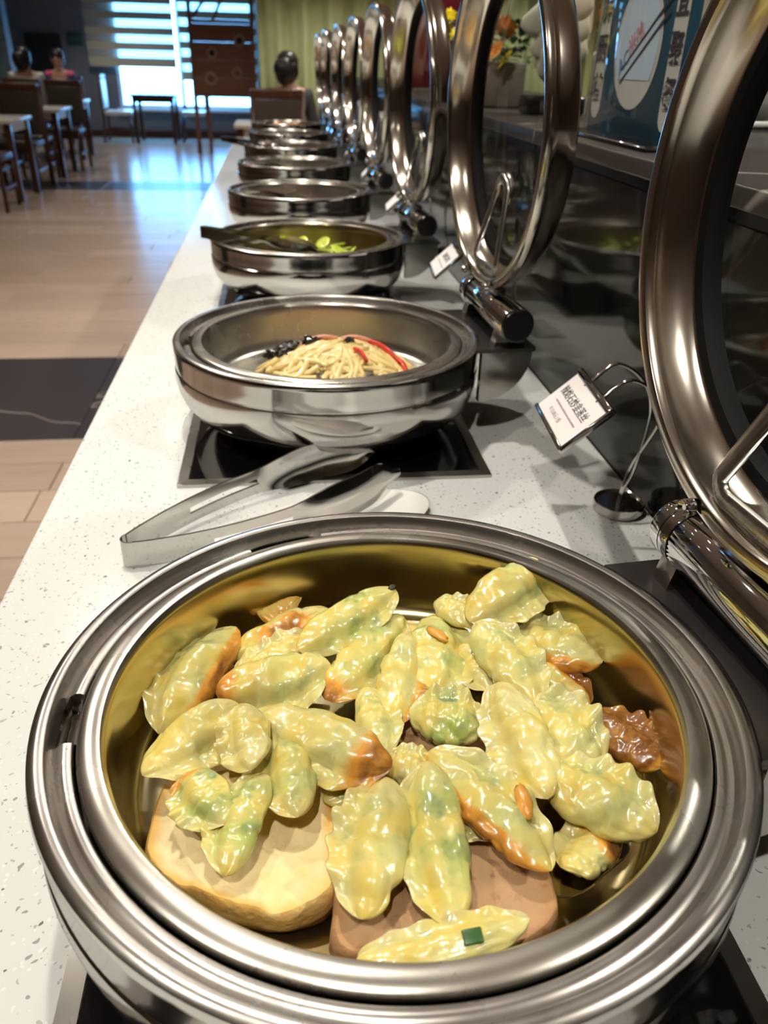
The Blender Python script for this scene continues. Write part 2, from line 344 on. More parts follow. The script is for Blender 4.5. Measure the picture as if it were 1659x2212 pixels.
M['signblueink'] = mat('slate_blue_ink', (.20, .26, .38), .5)
M['signred'] = mat('faded_red_ink', (.66, .30, .34), .5)
M['chopstick'] = mat('dark_chopstick_print', (.05, .035, .04), .5)
M['edgecream'] = mat('cream_sheet_edge', (.58, .52, .36), .5)
M['blackplastic'] = mat('black_plastic', (.010, .010, .011), .18)
M['darkred'] = mat('dark_red_board', (.16, .006, .014), .4, var=.2, scale=12)
M['planter'] = mat('grey_brown_planter', (.22, .18, .14), .6, var=.15, scale=60)
M['leaf'] = mat('dark_green_leaf', (.035, .10, .02), .45, var=.4, scale=30)
M['yellowf'] = mat('yellow_petal', (.80, .66, .01), .5)
M['orangef'] = mat('orange_petal', (.85, .28, .01), .5, var=.25, scale=60)
M['birdwhite'] = mat('ivory_ceramic', (.66, .62, .48), .25)
M['pinkcer'] = mat('pink_ceramic', (.55, .25, .20), .35)
M['lavender'] = mat('lavender_board', (.50, .50, .66), .4)
M['signcobalt'] = mat('cobalt_emblem', (.03, .08, .48), .4)
M['brassfood'] = mat('golden_fried_dough', (.42, .20, .04), .4, var=.4, scale=50)
M['skin'] = mat('skin', (.50, .26, .17), .5, sss=.1)
M['hair'] = mat('black_hair', (.010, .008, .008), .4)
M['greycloth'] = mat('charcoal_cloth', (.055, .055, .065), .85)
M['bluecloth'] = mat('blue_jersey', (.02, .07, .20), .8)
M['pinkcloth'] = mat('pink_jersey_panel', (.75, .10, .24), .8)
M['whitecloth'] = mat('white_cloth', (.70, .66, .62), .8)
M['navycloth'] = mat('dark_trousers', (.02, .02, .03), .85)
M['lens'] = emat('lamp_lens', (1.0, .90, .76), 40.0)
M['trim'] = mat('white_lamp_trim', (.7, .7, .68), .4)
M['yellowfood'] = mat('yellow_egg', (.85, .62, .10), .5)
# ================================================================ the room
XL, XR, YF, YB = -5.2, 5.4, -4.0, 16.3
b = MB()
b.box((XL, YF, -.12), (XR, 1.30, 0)); b.box((XL, 1.30, -.12), (XR, 10.13, -.012)); b.box((XL, 10.13, -.12), (XR, YB, 0))
floor = struct(b.build('floor', M['farfloor']))
pm = {}
def plank(kind, x0, x1, y0, y1, gap, z=0.0):
    key = (kind, round(x1-x0, 4), round(y1-y0, 4))
    if key not in pm:
        q = MB(); hx, hy = (x1-x0)/2-gap/2, (y1-y0)/2-gap/2; e = .002
        q.add([(-hx,-hy,-.012),(hx,-hy,-.012),(hx,hy,-.012),(-hx,hy,-.012),(-hx,-hy,-e),(hx,-hy,-e),(hx,hy,-e),(-hx,hy,-e),(-hx+e,-hy+e,0),(hx-e,-hy+e,0),(hx-e,hy-e,0),(-hx+e,hy-e,0)],
              [(0,1,5,4),(1,2,6,5),(2,3,7,6),(3,0,4,7),(4,5,9,8),(5,6,10,9),(6,7,11,10),(7,4,8,11),(8,9,10,11)])
        pm[key] = q.mesh(kind, M['plank'] if kind == 'plank' else M['darktile'])
    link(kind, pm[key], floor, ((x0+x1)/2, (y0+y1)/2, z))
def plank_rows(y0, n, w, seed):
    rnd = random.Random(seed)
    for i in range(n):
        x = -4.9 + rnd.uniform(0, 1.2)
        xs = [XL + .01] + [x + 1.2*k for k in range(6) if x + 1.2*k < .45] + [.6]
        for a, c in zip(xs[:-1], xs[1:]): plank('plank', a, c, y0+i*w, y0+(i+1)*w, .004)
plank_rows(1.305, 6, .215, 3)
plank_rows(3.590, 27, .2152, 5)
for k in range(5): plank('dark_tile', -5.19+k*1.158, -5.19+(k+1)*1.158, 2.596, 3.589, .002)
for k in range(5): plank('dark_tile', -5.19+k*1.158, -5.19+(k+1)*1.158, 9.402, 10.128, .002)
b = MB(); b.box((XL, YF, CEIL), (XR, YB, CEIL+.1)); struct(b.build('ceiling', M['ceiling']))
b = MB(); b.box((XL-.15, YF, -.12), (XL, YB, CEIL)); struct(b.build('wall_left', M['beige']))
b = MB(); b.box((XR, YF, -.12), (XR+.15, YB, CEIL)); struct(b.build('wall_right', M['wall_brown']))
b = MB(); b.box((XL-.15, YF-.15, -.12), (XR+.15, YF, CEIL)); struct(b.build('wall_front', M['wall_brown']))
# far wall with the window opening
WX0, WX1, WZ0, WZ1 = -2.54, -.04, .48, 2.60
b = MB()
b.box((XL-.15, YB, -.12), (WX0, YB+.18, CEIL)); b.box((WX1, YB, -.12), (XR+.15, YB+.18, CEIL))
b.box((WX0, YB, -.12), (WX1, YB+.18, WZ0)); b.box((WX0, YB, WZ1), (WX1, YB+.18, CEIL))
struct(b.build('wall_back', M['wall_dark']))
b = MB(); b.box((XL, YB-.02, 0), (XR, YB-.002, .11)); struct(b.build('baseboard_back', M['darkwood']))
# window
win = struct(link('window_1', None, None, (0, 0, 0)))
b = MB()
for x in (WX0, -1.43, WX1-.06): b.box((x, YB+.03, WZ0), (x+.06, YB+.11, WZ1))
b.build('window_frame', M['frame_white'], win)
b = MB()
for z in (WZ0, WZ1-.06): b.box((WX0+.06, YB+.03, z), (WX1-.06, YB+.11, z+.06))
b.build('window_frame', M['frame_white'], win)
b = MB(); b.box((WX0-.05, YB-.10, WZ0-.04), (WX1+.05, YB+.03, WZ0)); b.build('window_sill', M['frame_white'], win)
for x0, x1 in ((WX0+.06, -1.43), (-1.37, WX1-.06)):
    b = MB(); b.box((x0, YB+.065, WZ0+.06), (x1, YB+.071, WZ1-.06)); b.build('window_pane', M['winglass'], win)
# ground outside the window
b = MB(); b.box((-25, YB+.3, -.3), (20, 60, -.15)); struct(b.build('ground_outside', mat('pale_paving', (.6, .62, .62), .8)))
# zebra blinds
def blind(x0, x1, zb, label):
    t = thing('zebra_blind', label, 'blind', ((x0+x1)/2, YB-.10, 0), 0, 'zebra blinds on the far window')
    h = (x1-x0)/2; pitch = .232
    q = MB(); q.rbox((-h-.01, -.03, 2.64), (h+.01, .04, 2.72), .01); q.build('headrail', M['frame_white'], t)
    q = MB(); q.rbox((-h, -.012, zb-.03), (h, .012, zb), .005); q.build('bottom_rail', M['blind'], t)
    z = zb; k = 0
    q1 = MB(); q1.box((-h, -.002, 0), (h, .002, .115)); m1 = q1.mesh('blind_band', M['blind'])
    q2 = MB(); q2.box((-h, -.001, 0), (h, .001, pitch-.115)); m2 = q2.mesh('sheer_band', M['sheer'])
    while z < 2.62:
        link('blind_band', m1, t, (0, 0, z)); link('sheer_band', m2, t, (0, .002, z+.115)); z += pitch
blind(-2.97, -1.46, 1.17, 'wide zebra blind over left part of bright window')
blind(-1.38, -.02, .98, 'narrow looking zebra blind half hidden by brown wooden partition')
# black door and green plate on the far wall, mottled blue wall strip, beige column at the left
b = MB(); b.box((-.30, -.05, 0), (.30, 0, 1.62)); q = MB(); q.rbox((.22, -.09, .80), (.26, -.05, .94), .01)
d1 = struct(link('door_1', None, None, (-3.72, YB-.001, 0))); b.build('door_leaf', M['darkdoor'], d1); q.build('door_handle', M['chrome'], d1)
t = thing('exit_sign', 'small dark green plate on far grey wall', 'sign', (-3.18, YB-.001, 1.55))
b = MB(); b.rbox((-.13, -.03, -.10), (.13, 0, .10), .01); b.build('sign_case', M['greensign'], t)
b = MB(); b.box((-.09, -.034, -.035), (.09, -.0295, .035)); b.build('sign_face', mat('sign_face_green', (.03, .10, .05), .4), t)
b = MB(); b.box((-4.55, 14.9, 0), (-3.95, 15.2, CEIL)); struct(b.build('wall_left_return', M['bluewall']))
b = MB(); b.box((-5.19, 13.6, 0), (-4.20, 13.85, CEIL)); b.box((-4.22, 13.55, 0), (-4.12, 13.9, CEIL)); struct(b.build('trim_1', M['beige']))

# ---- ceiling downlights
q = MB(); q.revolve([(.050, 0), (.062, 0), (.066, -.006), (.062, -.012), (.050, -.010), (.048, .0)], 32); trim_me = q.mesh('trim_ring', M['trim'])
q = MB(); q.revolve([(0, -.004), (.049, -.004)], 32); lens_me = q.mesh('lens', M['lens'])
def downlight(x, y, w, label, group, tgt=None):
    t = thing('ceiling_downlight', label, 'ceiling lamp', (x, y, CEIL), 0, group)
    link('trim_ring', trim_me, t); link('lens', lens_me, t)
    ld = bpy.data.lights.new('downlight_bulb', 'SPOT'); ld.energy = w; ld.color = (1, .93, .82); ld.shadow_soft_size = .03; ld.spot_size = math.radians(120); ld.spot_blend = .6
    lo = bpy.data.objects.new('downlight_bulb', ld); COL.objects.link(lo); lo.parent = t; lo.location = (0, 0, -.03)
for x, y in LAMP_COUNTER: downlight(x, y, LAMP_WATT[0]*4*PI, 'round recessed downlight in ceiling above the buffet counter', 'downlights above the counter')
for x, y, w in LAMP_AISLE: downlight(x, y, w*4*PI, 'round recessed downlight in ceiling above the aisle', 'downlights above the aisle')
for x, y in LAMP_SIDE: downlight(x, y, LAMP_WATT[2]*4*PI, 'round recessed downlight in ceiling behind the dark ledge', 'downlights behind the ledge')

for x, y, w in LAMP_DINING_FILL: downlight(x, y, w*4*PI, 'round recessed downlight in ceiling above the dining tables', 'downlights above the dining tables')

# ================================================================ buffet counter
YC0, YC1 = -1.6, 5.62
ct = thing('buffet_counter', 'long white speckled quartz buffet counter with dark base', 'counter', (0, 0, 0))
b = MB(); b.rbox((0, YC0, Z0-.045), (.712, YC1, Z0), .003, seg=2); b.build('worktop', M['quartz'], ct)
b = MB(); b.box((.03, YC0+.02, .10), (.70, YC1-.03, Z0-.045)); b.build('base_cabinet', M['cabinet'], ct)
b = MB(); b.box((.08, YC0+.04, 0), (.68, YC1-.08, .10)); b.build('plinth', M['blackplastic'], ct)
for k in range(9):
    q = MB(); q.rbox((.018, YC0+.05+k*.78, .13), (.0298, YC0+.05+k*.78+.76, Z0-.06), .003, seg=2); q.build('door_panel', M['cabinet'], ct)
t = thing('raised_ledge', 'dark mirror backsplash topped by dark marble ledge behind chafing dishes', 'ledge', (0, 0, 0))
b = MB(); b.box((.7125, YC0, Z0-.7), (.73, YC1, Z0+.338)); b.build('backsplash', M['splash'], t)
b = MB(); b.box((.73, YC0, 0), (1.30, YC1, Z0+.338)); b.build('back_block', M['cabinet'], t)
b = MB(); b.rbox((.706, YC0, Z0+.352), (1.34, YC1, Z0+.3735), .003, seg=2); b.build('marble_top', M['ledge'], t)
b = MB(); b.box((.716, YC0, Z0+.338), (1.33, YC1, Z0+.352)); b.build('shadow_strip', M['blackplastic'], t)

# ---- induction hobs
HB = .199
q = MB(); q.box((-HB+.012, -HB+.012, 0), (HB-.012, HB-.012, .003)); hob_g = q.mesh('hob_glass', M['blackglass'])
q = MB()
for i in range(4):
    a = [(-HB, -HB), (HB, -HB), (HB, HB), (-HB, HB)]; w = .013; c = [(-HB+w, -HB+w), (HB-w, -HB+w), (HB-w, HB-w), (-HB+w, HB-w)]
    j = (i+1) % 4; P0, P1, P2, P3 = a[i], a[j], c[j], c[i]
    q.add([(*P0, 0), (*P1, 0), (*P1, .004), (*P0, .004), (*P2, .005), (*P3, .005), (*P2, 0), (*P3, 0)], [(0,1,2,3), (3,2,4,5), (5,4,6,7)])
hob_f = q.mesh('hob_frame', M['brushed'])
ORD = ['nearest', 'second', 'third', 'fourth', 'fifth', 'sixth', 'seventh', 'farthest']
FOOD = ['pan of pale green dumplings and bread', 'pan of mushroom strips with red pepper', 'pan of bright green vegetable slices', 'pan with few orange fried bits', 'deep pan with tongs inside', 'pan with tongs poking out left', 'pan that looks empty', 'pan of fried brown pieces']
for i in range(8):
    t = thing('induction_hob', 'black glass induction hob with steel frame under %s chafing dish' % ORD[i], 'hob', (XD, i*SP, Z0), 0, 'hobs sunk in the counter')
    link('hob_glass', hob_g, t); link('hob_frame', hob_f, t)

# ================================================================ chafing dishes
def slot_z(i, a, r, z):
    # oblong drain slots let into the inner ledge of the rim
    if .1878 < r < .1972 and .118 < z < .1262:
        for c, w in ((PI*.585, .15), (PI*.985, .10)):
            d = abs((a - c + PI) % (2*PI) - PI)
            z -= .012 * (1 - sst(w*.82, w, d))
    return z
BODY = [(0, .0035), (.118, .0035), (.150, .0095), (.176, .025), (.1915, .0395), (.1935, .0415), (.1950, .0425), (.2045, .056), (.2098, .070), (.2120, .084), (.2113, .0955), (.2095, .0970), (.2095, .0990), (.2107, .1000), (.2112, .112), (.2114, .124),
        (.2118, .1275), (.2110, .1312), (.2084, .1335), (.2050, .1340), (.2020, .1330), (.2002, .1298), (.1992, .1245), (.1982, .1228), (.1968, .1240), (.1945, .1256), (.1915, .1258), (.1890, .1250), (.1880, .1235), (.1876, .118), (.1870, .060)]
PAN = [(0, .0605), (.09, .0605), (.148, .061), (.1575, .063), (.1635, .069), (.1665, .080), (.1695, .115), (.1706, .1235), (.1716, .1268), (.1735, .1292), (.1765, .1298), (.1835, .1292), (.1858, .1278), (.1868, .1245), (.1862, .1225), (.1832, .1228), (.173, .120), (.1715, .110), (.168, .078), (.164, .066), (.156, .0585), (0, .0575)]
def denser(p, k=2):
    o = []
    for a, c in zip(p[:-1], p[1:]):
        for j in range(k): o.append((a[0]+(c[0]-a[0])*j/k, a[1]+(c[1]-a[1])*j/k))
    return o + [p[-1]]
q = MB(); q.revolve(BODY, 240, 0, slot_z); body_me = q.mesh('body', M['steel'], 35)
for p in body_me.polygons:
    c = p.center; rr = math.hypot(c.x, c.y)
    if c.z > .1215 and rr < .2098: p.material_index = 1
body_me.materials.append(M['brushed'])
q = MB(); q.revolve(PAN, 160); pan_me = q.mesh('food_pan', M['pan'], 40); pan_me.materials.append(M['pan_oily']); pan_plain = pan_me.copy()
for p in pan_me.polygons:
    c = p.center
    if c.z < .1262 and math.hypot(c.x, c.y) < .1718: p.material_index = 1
HX, HZ = .238, .166
# hinge bracket: quarter-round cheek carrying the hinge tube
q = MB(); q.prism([(.197, .128), (.268, .128)] + arc((.197, .128), .071, 0, -PI/2, 12)[1:], 'y', -.006, .006); br_me = q.mesh('hinge_bracket', M['steel'], 30)
pla = [(.2114*math.cos(a), .2114*math.sin(a)) for a in [-.49+.98*k/20 for k in range(21)]]
q = MB(); q.prism(pla + [(.268, .0995), (.272, .0955), (.272, -.0955), (.268, -.0995)], 'z', .128, .1325); brt_me = q.mesh('bracket_top', M['darkmetal'])
q = MB()
q.prism([(HX-.022, .132), (HX+.022, .132), (HX+.014, HZ), (HX-.014, HZ)], 'y', -.01, .01)
brp_me = q.mesh('hinge_post', M['steel'], 30)
Rx = Matrix.Rotation(-PI/2, 4, 'X')      # revolve axis z -> y
q = MB(); q.revolve([(0, -.106), (.0225, -.106), (.0235, -.1045), (.0235, .070), (.0228, .071), (0, .071)], 40, M=Rx); tube_me = q.mesh('hinge_tube', M['chrome'], 40)
q = MB(); q.revolve([(0, .0715), (.0228, .0715), (.0235, .0725), (.0235, .0815), (.0228, .0822), (.0235, .083), (.0235, .094), (.0226, .0955), (0, .0955)], 40, M=Rx); cap_me = q.mesh('hinge_cap', M['chrome'], 40)
q = MB(); q.revolve([(0, -.1095), (.0200, -.1095), (.0215, -.108), (.0215, -.106)], 40, M=Rx); end_me = q.mesh('hinge_end_plate', M['blackplastic'], 40)
q = MB(); q.revolve([(.0225, .0700), (.02365, .0702), (.02365, .0713), (.0225, .0715), (.0225, .0818), (.02365, .0820), (.02365, .0828), (.0225, .083)], 40, M=Rx); ring_me = q.mesh('hinge_groove', M['blackplastic'], 40)
# lid, hinged frame: origin on the hinge axis, ring plane = local YZ, dome bulges to +x
RC = Vector((-.019, 0, .235))
LM = Matrix.Translation(RC) @ Matrix(((0, 0, 1, 0), (1, 0, 0, 0), (0, 1, 0, 0), (0, 0, 0, 1)))
LID = [(.1760, .0275), (.1785, .0270), (.1800, .0255), (.1835, .0215), (.1870, .0150), (.1895, .0075), (.1908, .003), (.1915, -.001), (.1935, -.0035), (.1985, -.0045), (.2030, -.0035), (.2050, -.0005), (.2048, .005), (.2020, .0075), (.2010, .012), (.1995, .024), (.1950, .034), (.1880, .0400), (.1820, .0415), (.1760, .042)]
q = MB(); q.revolve(LID + [LID[0]], 160, M=LM); lid_me = q.mesh('lid', M['lidsteel'], 40)
q = MB(); q.revolve([(.1690, .0268), (.1765, .0258), (.1790, .0275), (.1780, .0415), (.1690, .0425), (.1690, .0268)], 120, M=LM); gas_me = q.mesh('lid_gasket', M['rubber'], 40)
q = MB(); q.revolve([(0, .0390), (.08, .0380), (.1695, .0335), (.1695, .0375), (.08, .0420), (0, .0430)], 96, M=LM); gl_me = q.mesh('lid_glass', M['lidglass'], 60)
def armp(p, d):
    y, z = p; dep = .004 + .018*sst(.02, .09, z)
    return (RC.x + dep + d, y, RC.z - .205 + .012 + z)
loop = arc((-.032, .026), .014, PI*1.04, PI*1.5, 8) + arc((.032, .026), .014, PI*1.5, PI*1.96, 8) + arc((0, .104), .021, .22, PI-.22, 14)
q = MB(); q.tube([armp(p, 0) for p in loop], .0075, 10, closed=True, flat=(.42, 1), up=(1, 0, 0)); arm_me = q.mesh('lid_arm', M['brushed'])
q = MB(); q.rbox((-.008, -.03, -.002), (.008, .03, .03), .003); armb_me = q.mesh('lid_arm_foot', M['lidsteel'])
q = MB(); q.revolve([(0, .003), (.0022, .003), (.0028, .0018), (.0052, .0045), (.0060, .003), (.0060, -.003)], 20, M=Matrix.Rotation(-PI/2, 4, 'Y')); scr_me = q.mesh('screw', M['chrome'], 40)
q = MB(); q.revolve([(0, .0), (.019, .0), (.021, .002), (.020, .005), (0, .006)], 24, M=Matrix.Translation(armp((0, .112), .004)) @ Matrix.Rotation(PI/2, 4, 'Y')); but_me = q.mesh('arm_button', M['brushed'], 40)
ROT = [.085, .07, .07, .06, .07, .06, .08, .07]
TILT = [.045, -.028, -.02, -.01, .0, -.02, -.05, -.06]
DISH = []
for i in range(8):
    t = thing('chafing_dish', '%s round steel chafing dish with glass lid open, %s' % (ORD[i], FOOD[i]), 'chafing dish', (XD, i*SP, Z0), ROT[i], 'round chafing dishes in a row'); DISH.append(t)
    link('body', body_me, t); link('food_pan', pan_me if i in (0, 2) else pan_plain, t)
    hb = link('bracket_top', brt_me, t); [link('hinge_bracket', br_me, hb, (0, yy, 0)) for yy in (-.089, .089)]; [link('hinge_post', brp_me, hb, (0, yy, 0)) for yy in (-.075, .070)]
    ht = link('hinge_tube', tube_me, t, (HX, 0, HZ)); link('hinge_cap', cap_me, ht); link('hinge_end_plate', end_me, ht); link('hinge_groove', ring_me, ht)
    ld = link('lid', lid_me, t, (HX, 0, HZ), (0, TILT[i], 0))
    link('lid_gasket', gas_me, ld); link('lid_glass', gl_me, ld); link('lid_arm', arm_me, ld); link('lid_arm_foot', armb_me, ld); link('arm_button', but_me, ld)
    for s in (-1, 1): link('screw', scr_me, ld, (RC.x-.009, s*.052, .040))

# ================================================================ food in the nearest dish
def dumpling(a, bb, wid, flip, brown, green, curve, nrm, seed, label):
    A = Vector(a) + Vector((0, 0, Z0)); B = Vector(bb) + Vector((0, 0, Z0)); n = Vector(nrm)
    c = (A+B)/2; ax = (B-A); Ln = ax.length*.52; ax.normalize(); n = (n - ax*n.dot(ax)).normalized(); y = n.cross(ax)*flip
    rnd = random.Random(seed); NU, NV = 46, 36; off = Vector((seed*7.3, seed*1.7, 0))
    hw = wid*.58; T = min(.0112, .29*wid); rs = min(1, wid/.036); tw = rnd.uniform(-.45, .45)
    vs = []; colr = []
    ph = rnd.uniform(0, 6); kw = rnd.uniform(11, 18); sl = rnd.uniform(-.18, .18)
    for i in range(NU+1):
        u = -1 + 2*i/NU; u = math.sin(u*PI/2)*.35 + u*.65
        e = max(0.0, 1-abs(u)**2.3); env = e**.60; envz = e**.70
        if brown == 'all2': env = max(0, (1-u)*.5)**.8*(1 if u > -.9 else max(0, (u+1)*10)); envz = env*.45
        mid = curve*Ln*(1-u*u)*1.0 - curve*Ln*.5
        for k in range(NV):
            th = 2*PI*k/NV; cy = math.cos(th); sz = math.sin(th)
            yy = cy
            thick = 1 - .91*sst(.12, .58, cy)            # flange along the sealed edge
            wy = hw*env*(1.0 if cy < 0 else 1.10 + .07*rs*math.sin(kw*u+ph)*sst(.5, 1, cy))
            zz = T*envz*math.copysign(abs(sz)**.85, sz)*thick*(1.0 if sz > 0 else .8)
            fl = sst(.45, 1, cy)
            p = Vector((u*Ln, yy*wy + mid + sl*hw*u, zz))
            # ruffle of the sealed edge, lumps of filling, fine wrinkles
            p.z += rs*fl*env*(.0022*math.sin(kw*u*1.0+ph) + .0045*noise.noise(Vector((u*5, 3, seed))) + .004*curve)
            if sz > -.2: p.z -= rs*env*.0022*(1-abs(math.sin(kw*.5*u+ph*.5)))**2*sst(-.25, .15, cy)*sst(.75, .35, cy)
            q3 = Vector((u*Ln, yy*hw, zz))
            lump = noise.noise(q3*75 + off)*.0026*rs + noise.noise(q3*190 + off)*.0004*rs
            rid = abs(noise.noise(Vector((u*2.2+seed, cy*3.2, 1.5))))
            p += Vector((0, cy*.6, sz)).normalized()*(lump*env*(1-.6*fl) - .0024*rs*max(0, .16-rid)/.16*env*(1-fl)) 
            p.z += .0035*noise.noise(Vector((u*1.6, seed, 0)))    # droop along the length
            ct, st_ = math.cos(tw*u), math.sin(tw*u); p.y, p.z = p.y*ct - p.z*st_, p.y*st_ + p.z*ct
            vs.append(c + ax*p.x + y*p.y + n*p.z)
            bw = 0.0
            if brown == 'edge': bw = .85*sst(-.35, -.85, cy)*(0.6+.4*e)
            elif brown == 'pleat': bw = .8*sst(.3, .8, cy)
            elif brown == 'pleat2': bw = 1.0*sst(.1, .7, cy) + .25
            elif brown == 'center': bw = .95*sst(.75, .2, abs(u))*sst(.85, .1, abs(cy+.25)) + .28*sst(.4, .9, abs(u))
            elif brown == 'tipA': bw = .75*sst(-.45, -.95, u)
            elif brown == 'tipA3': bw = .6*sst(-.5, -.95, u)*sst(-.2, .6, cy)
            elif brown == 'tipB': bw = .85*sst(.35, .8, u)
            elif brown == 'tipB2': bw = 1.15*sst(-.2, .6, u)
            elif brown == 'all': bw = 1.0 - .75*sst(.75, 1, u) + .15*noise.noise(Vector((u*4, cy*2, seed)))
            elif brown == 'all2': bw = .42
            bw += .14*sst(.86, 1, abs(u)) 
            colr.append((max(0, min(1, bw)), green*(1-.75*fl)*e, 0, 1))
    fs = [(i*NV+k, i*NV+(k+1) % NV, (i+1)*NV+(k+1) % NV, (i+1)*NV+k) for i in range(NU) for k in range(NV)]
    me = bpy.data.meshes.new('dumpling'); me.from_pydata([v - c for v in vs], [], fs); me.materials.append(M['dumpling'])
    me.polygons.foreach_set('use_smooth', [True]*len(fs))
    ca = me.color_attributes.new('toast', 'FLOAT_COLOR', 'POINT'); ca.data.foreach_set('color', [x for cc in colr for x in cc])
    bm = bmesh.new(); bm.from_mesh(me); bmesh.ops.recalc_face_normals(bm, faces=bm.faces[:]); bm.to_mesh(me); bm.free()
    o = link('dumpling', me, None, c); tag(o, label, 'dumpling', 'dumplings heaped in the nearest pan')
    return o, ax, y, n, Ln, hw, T
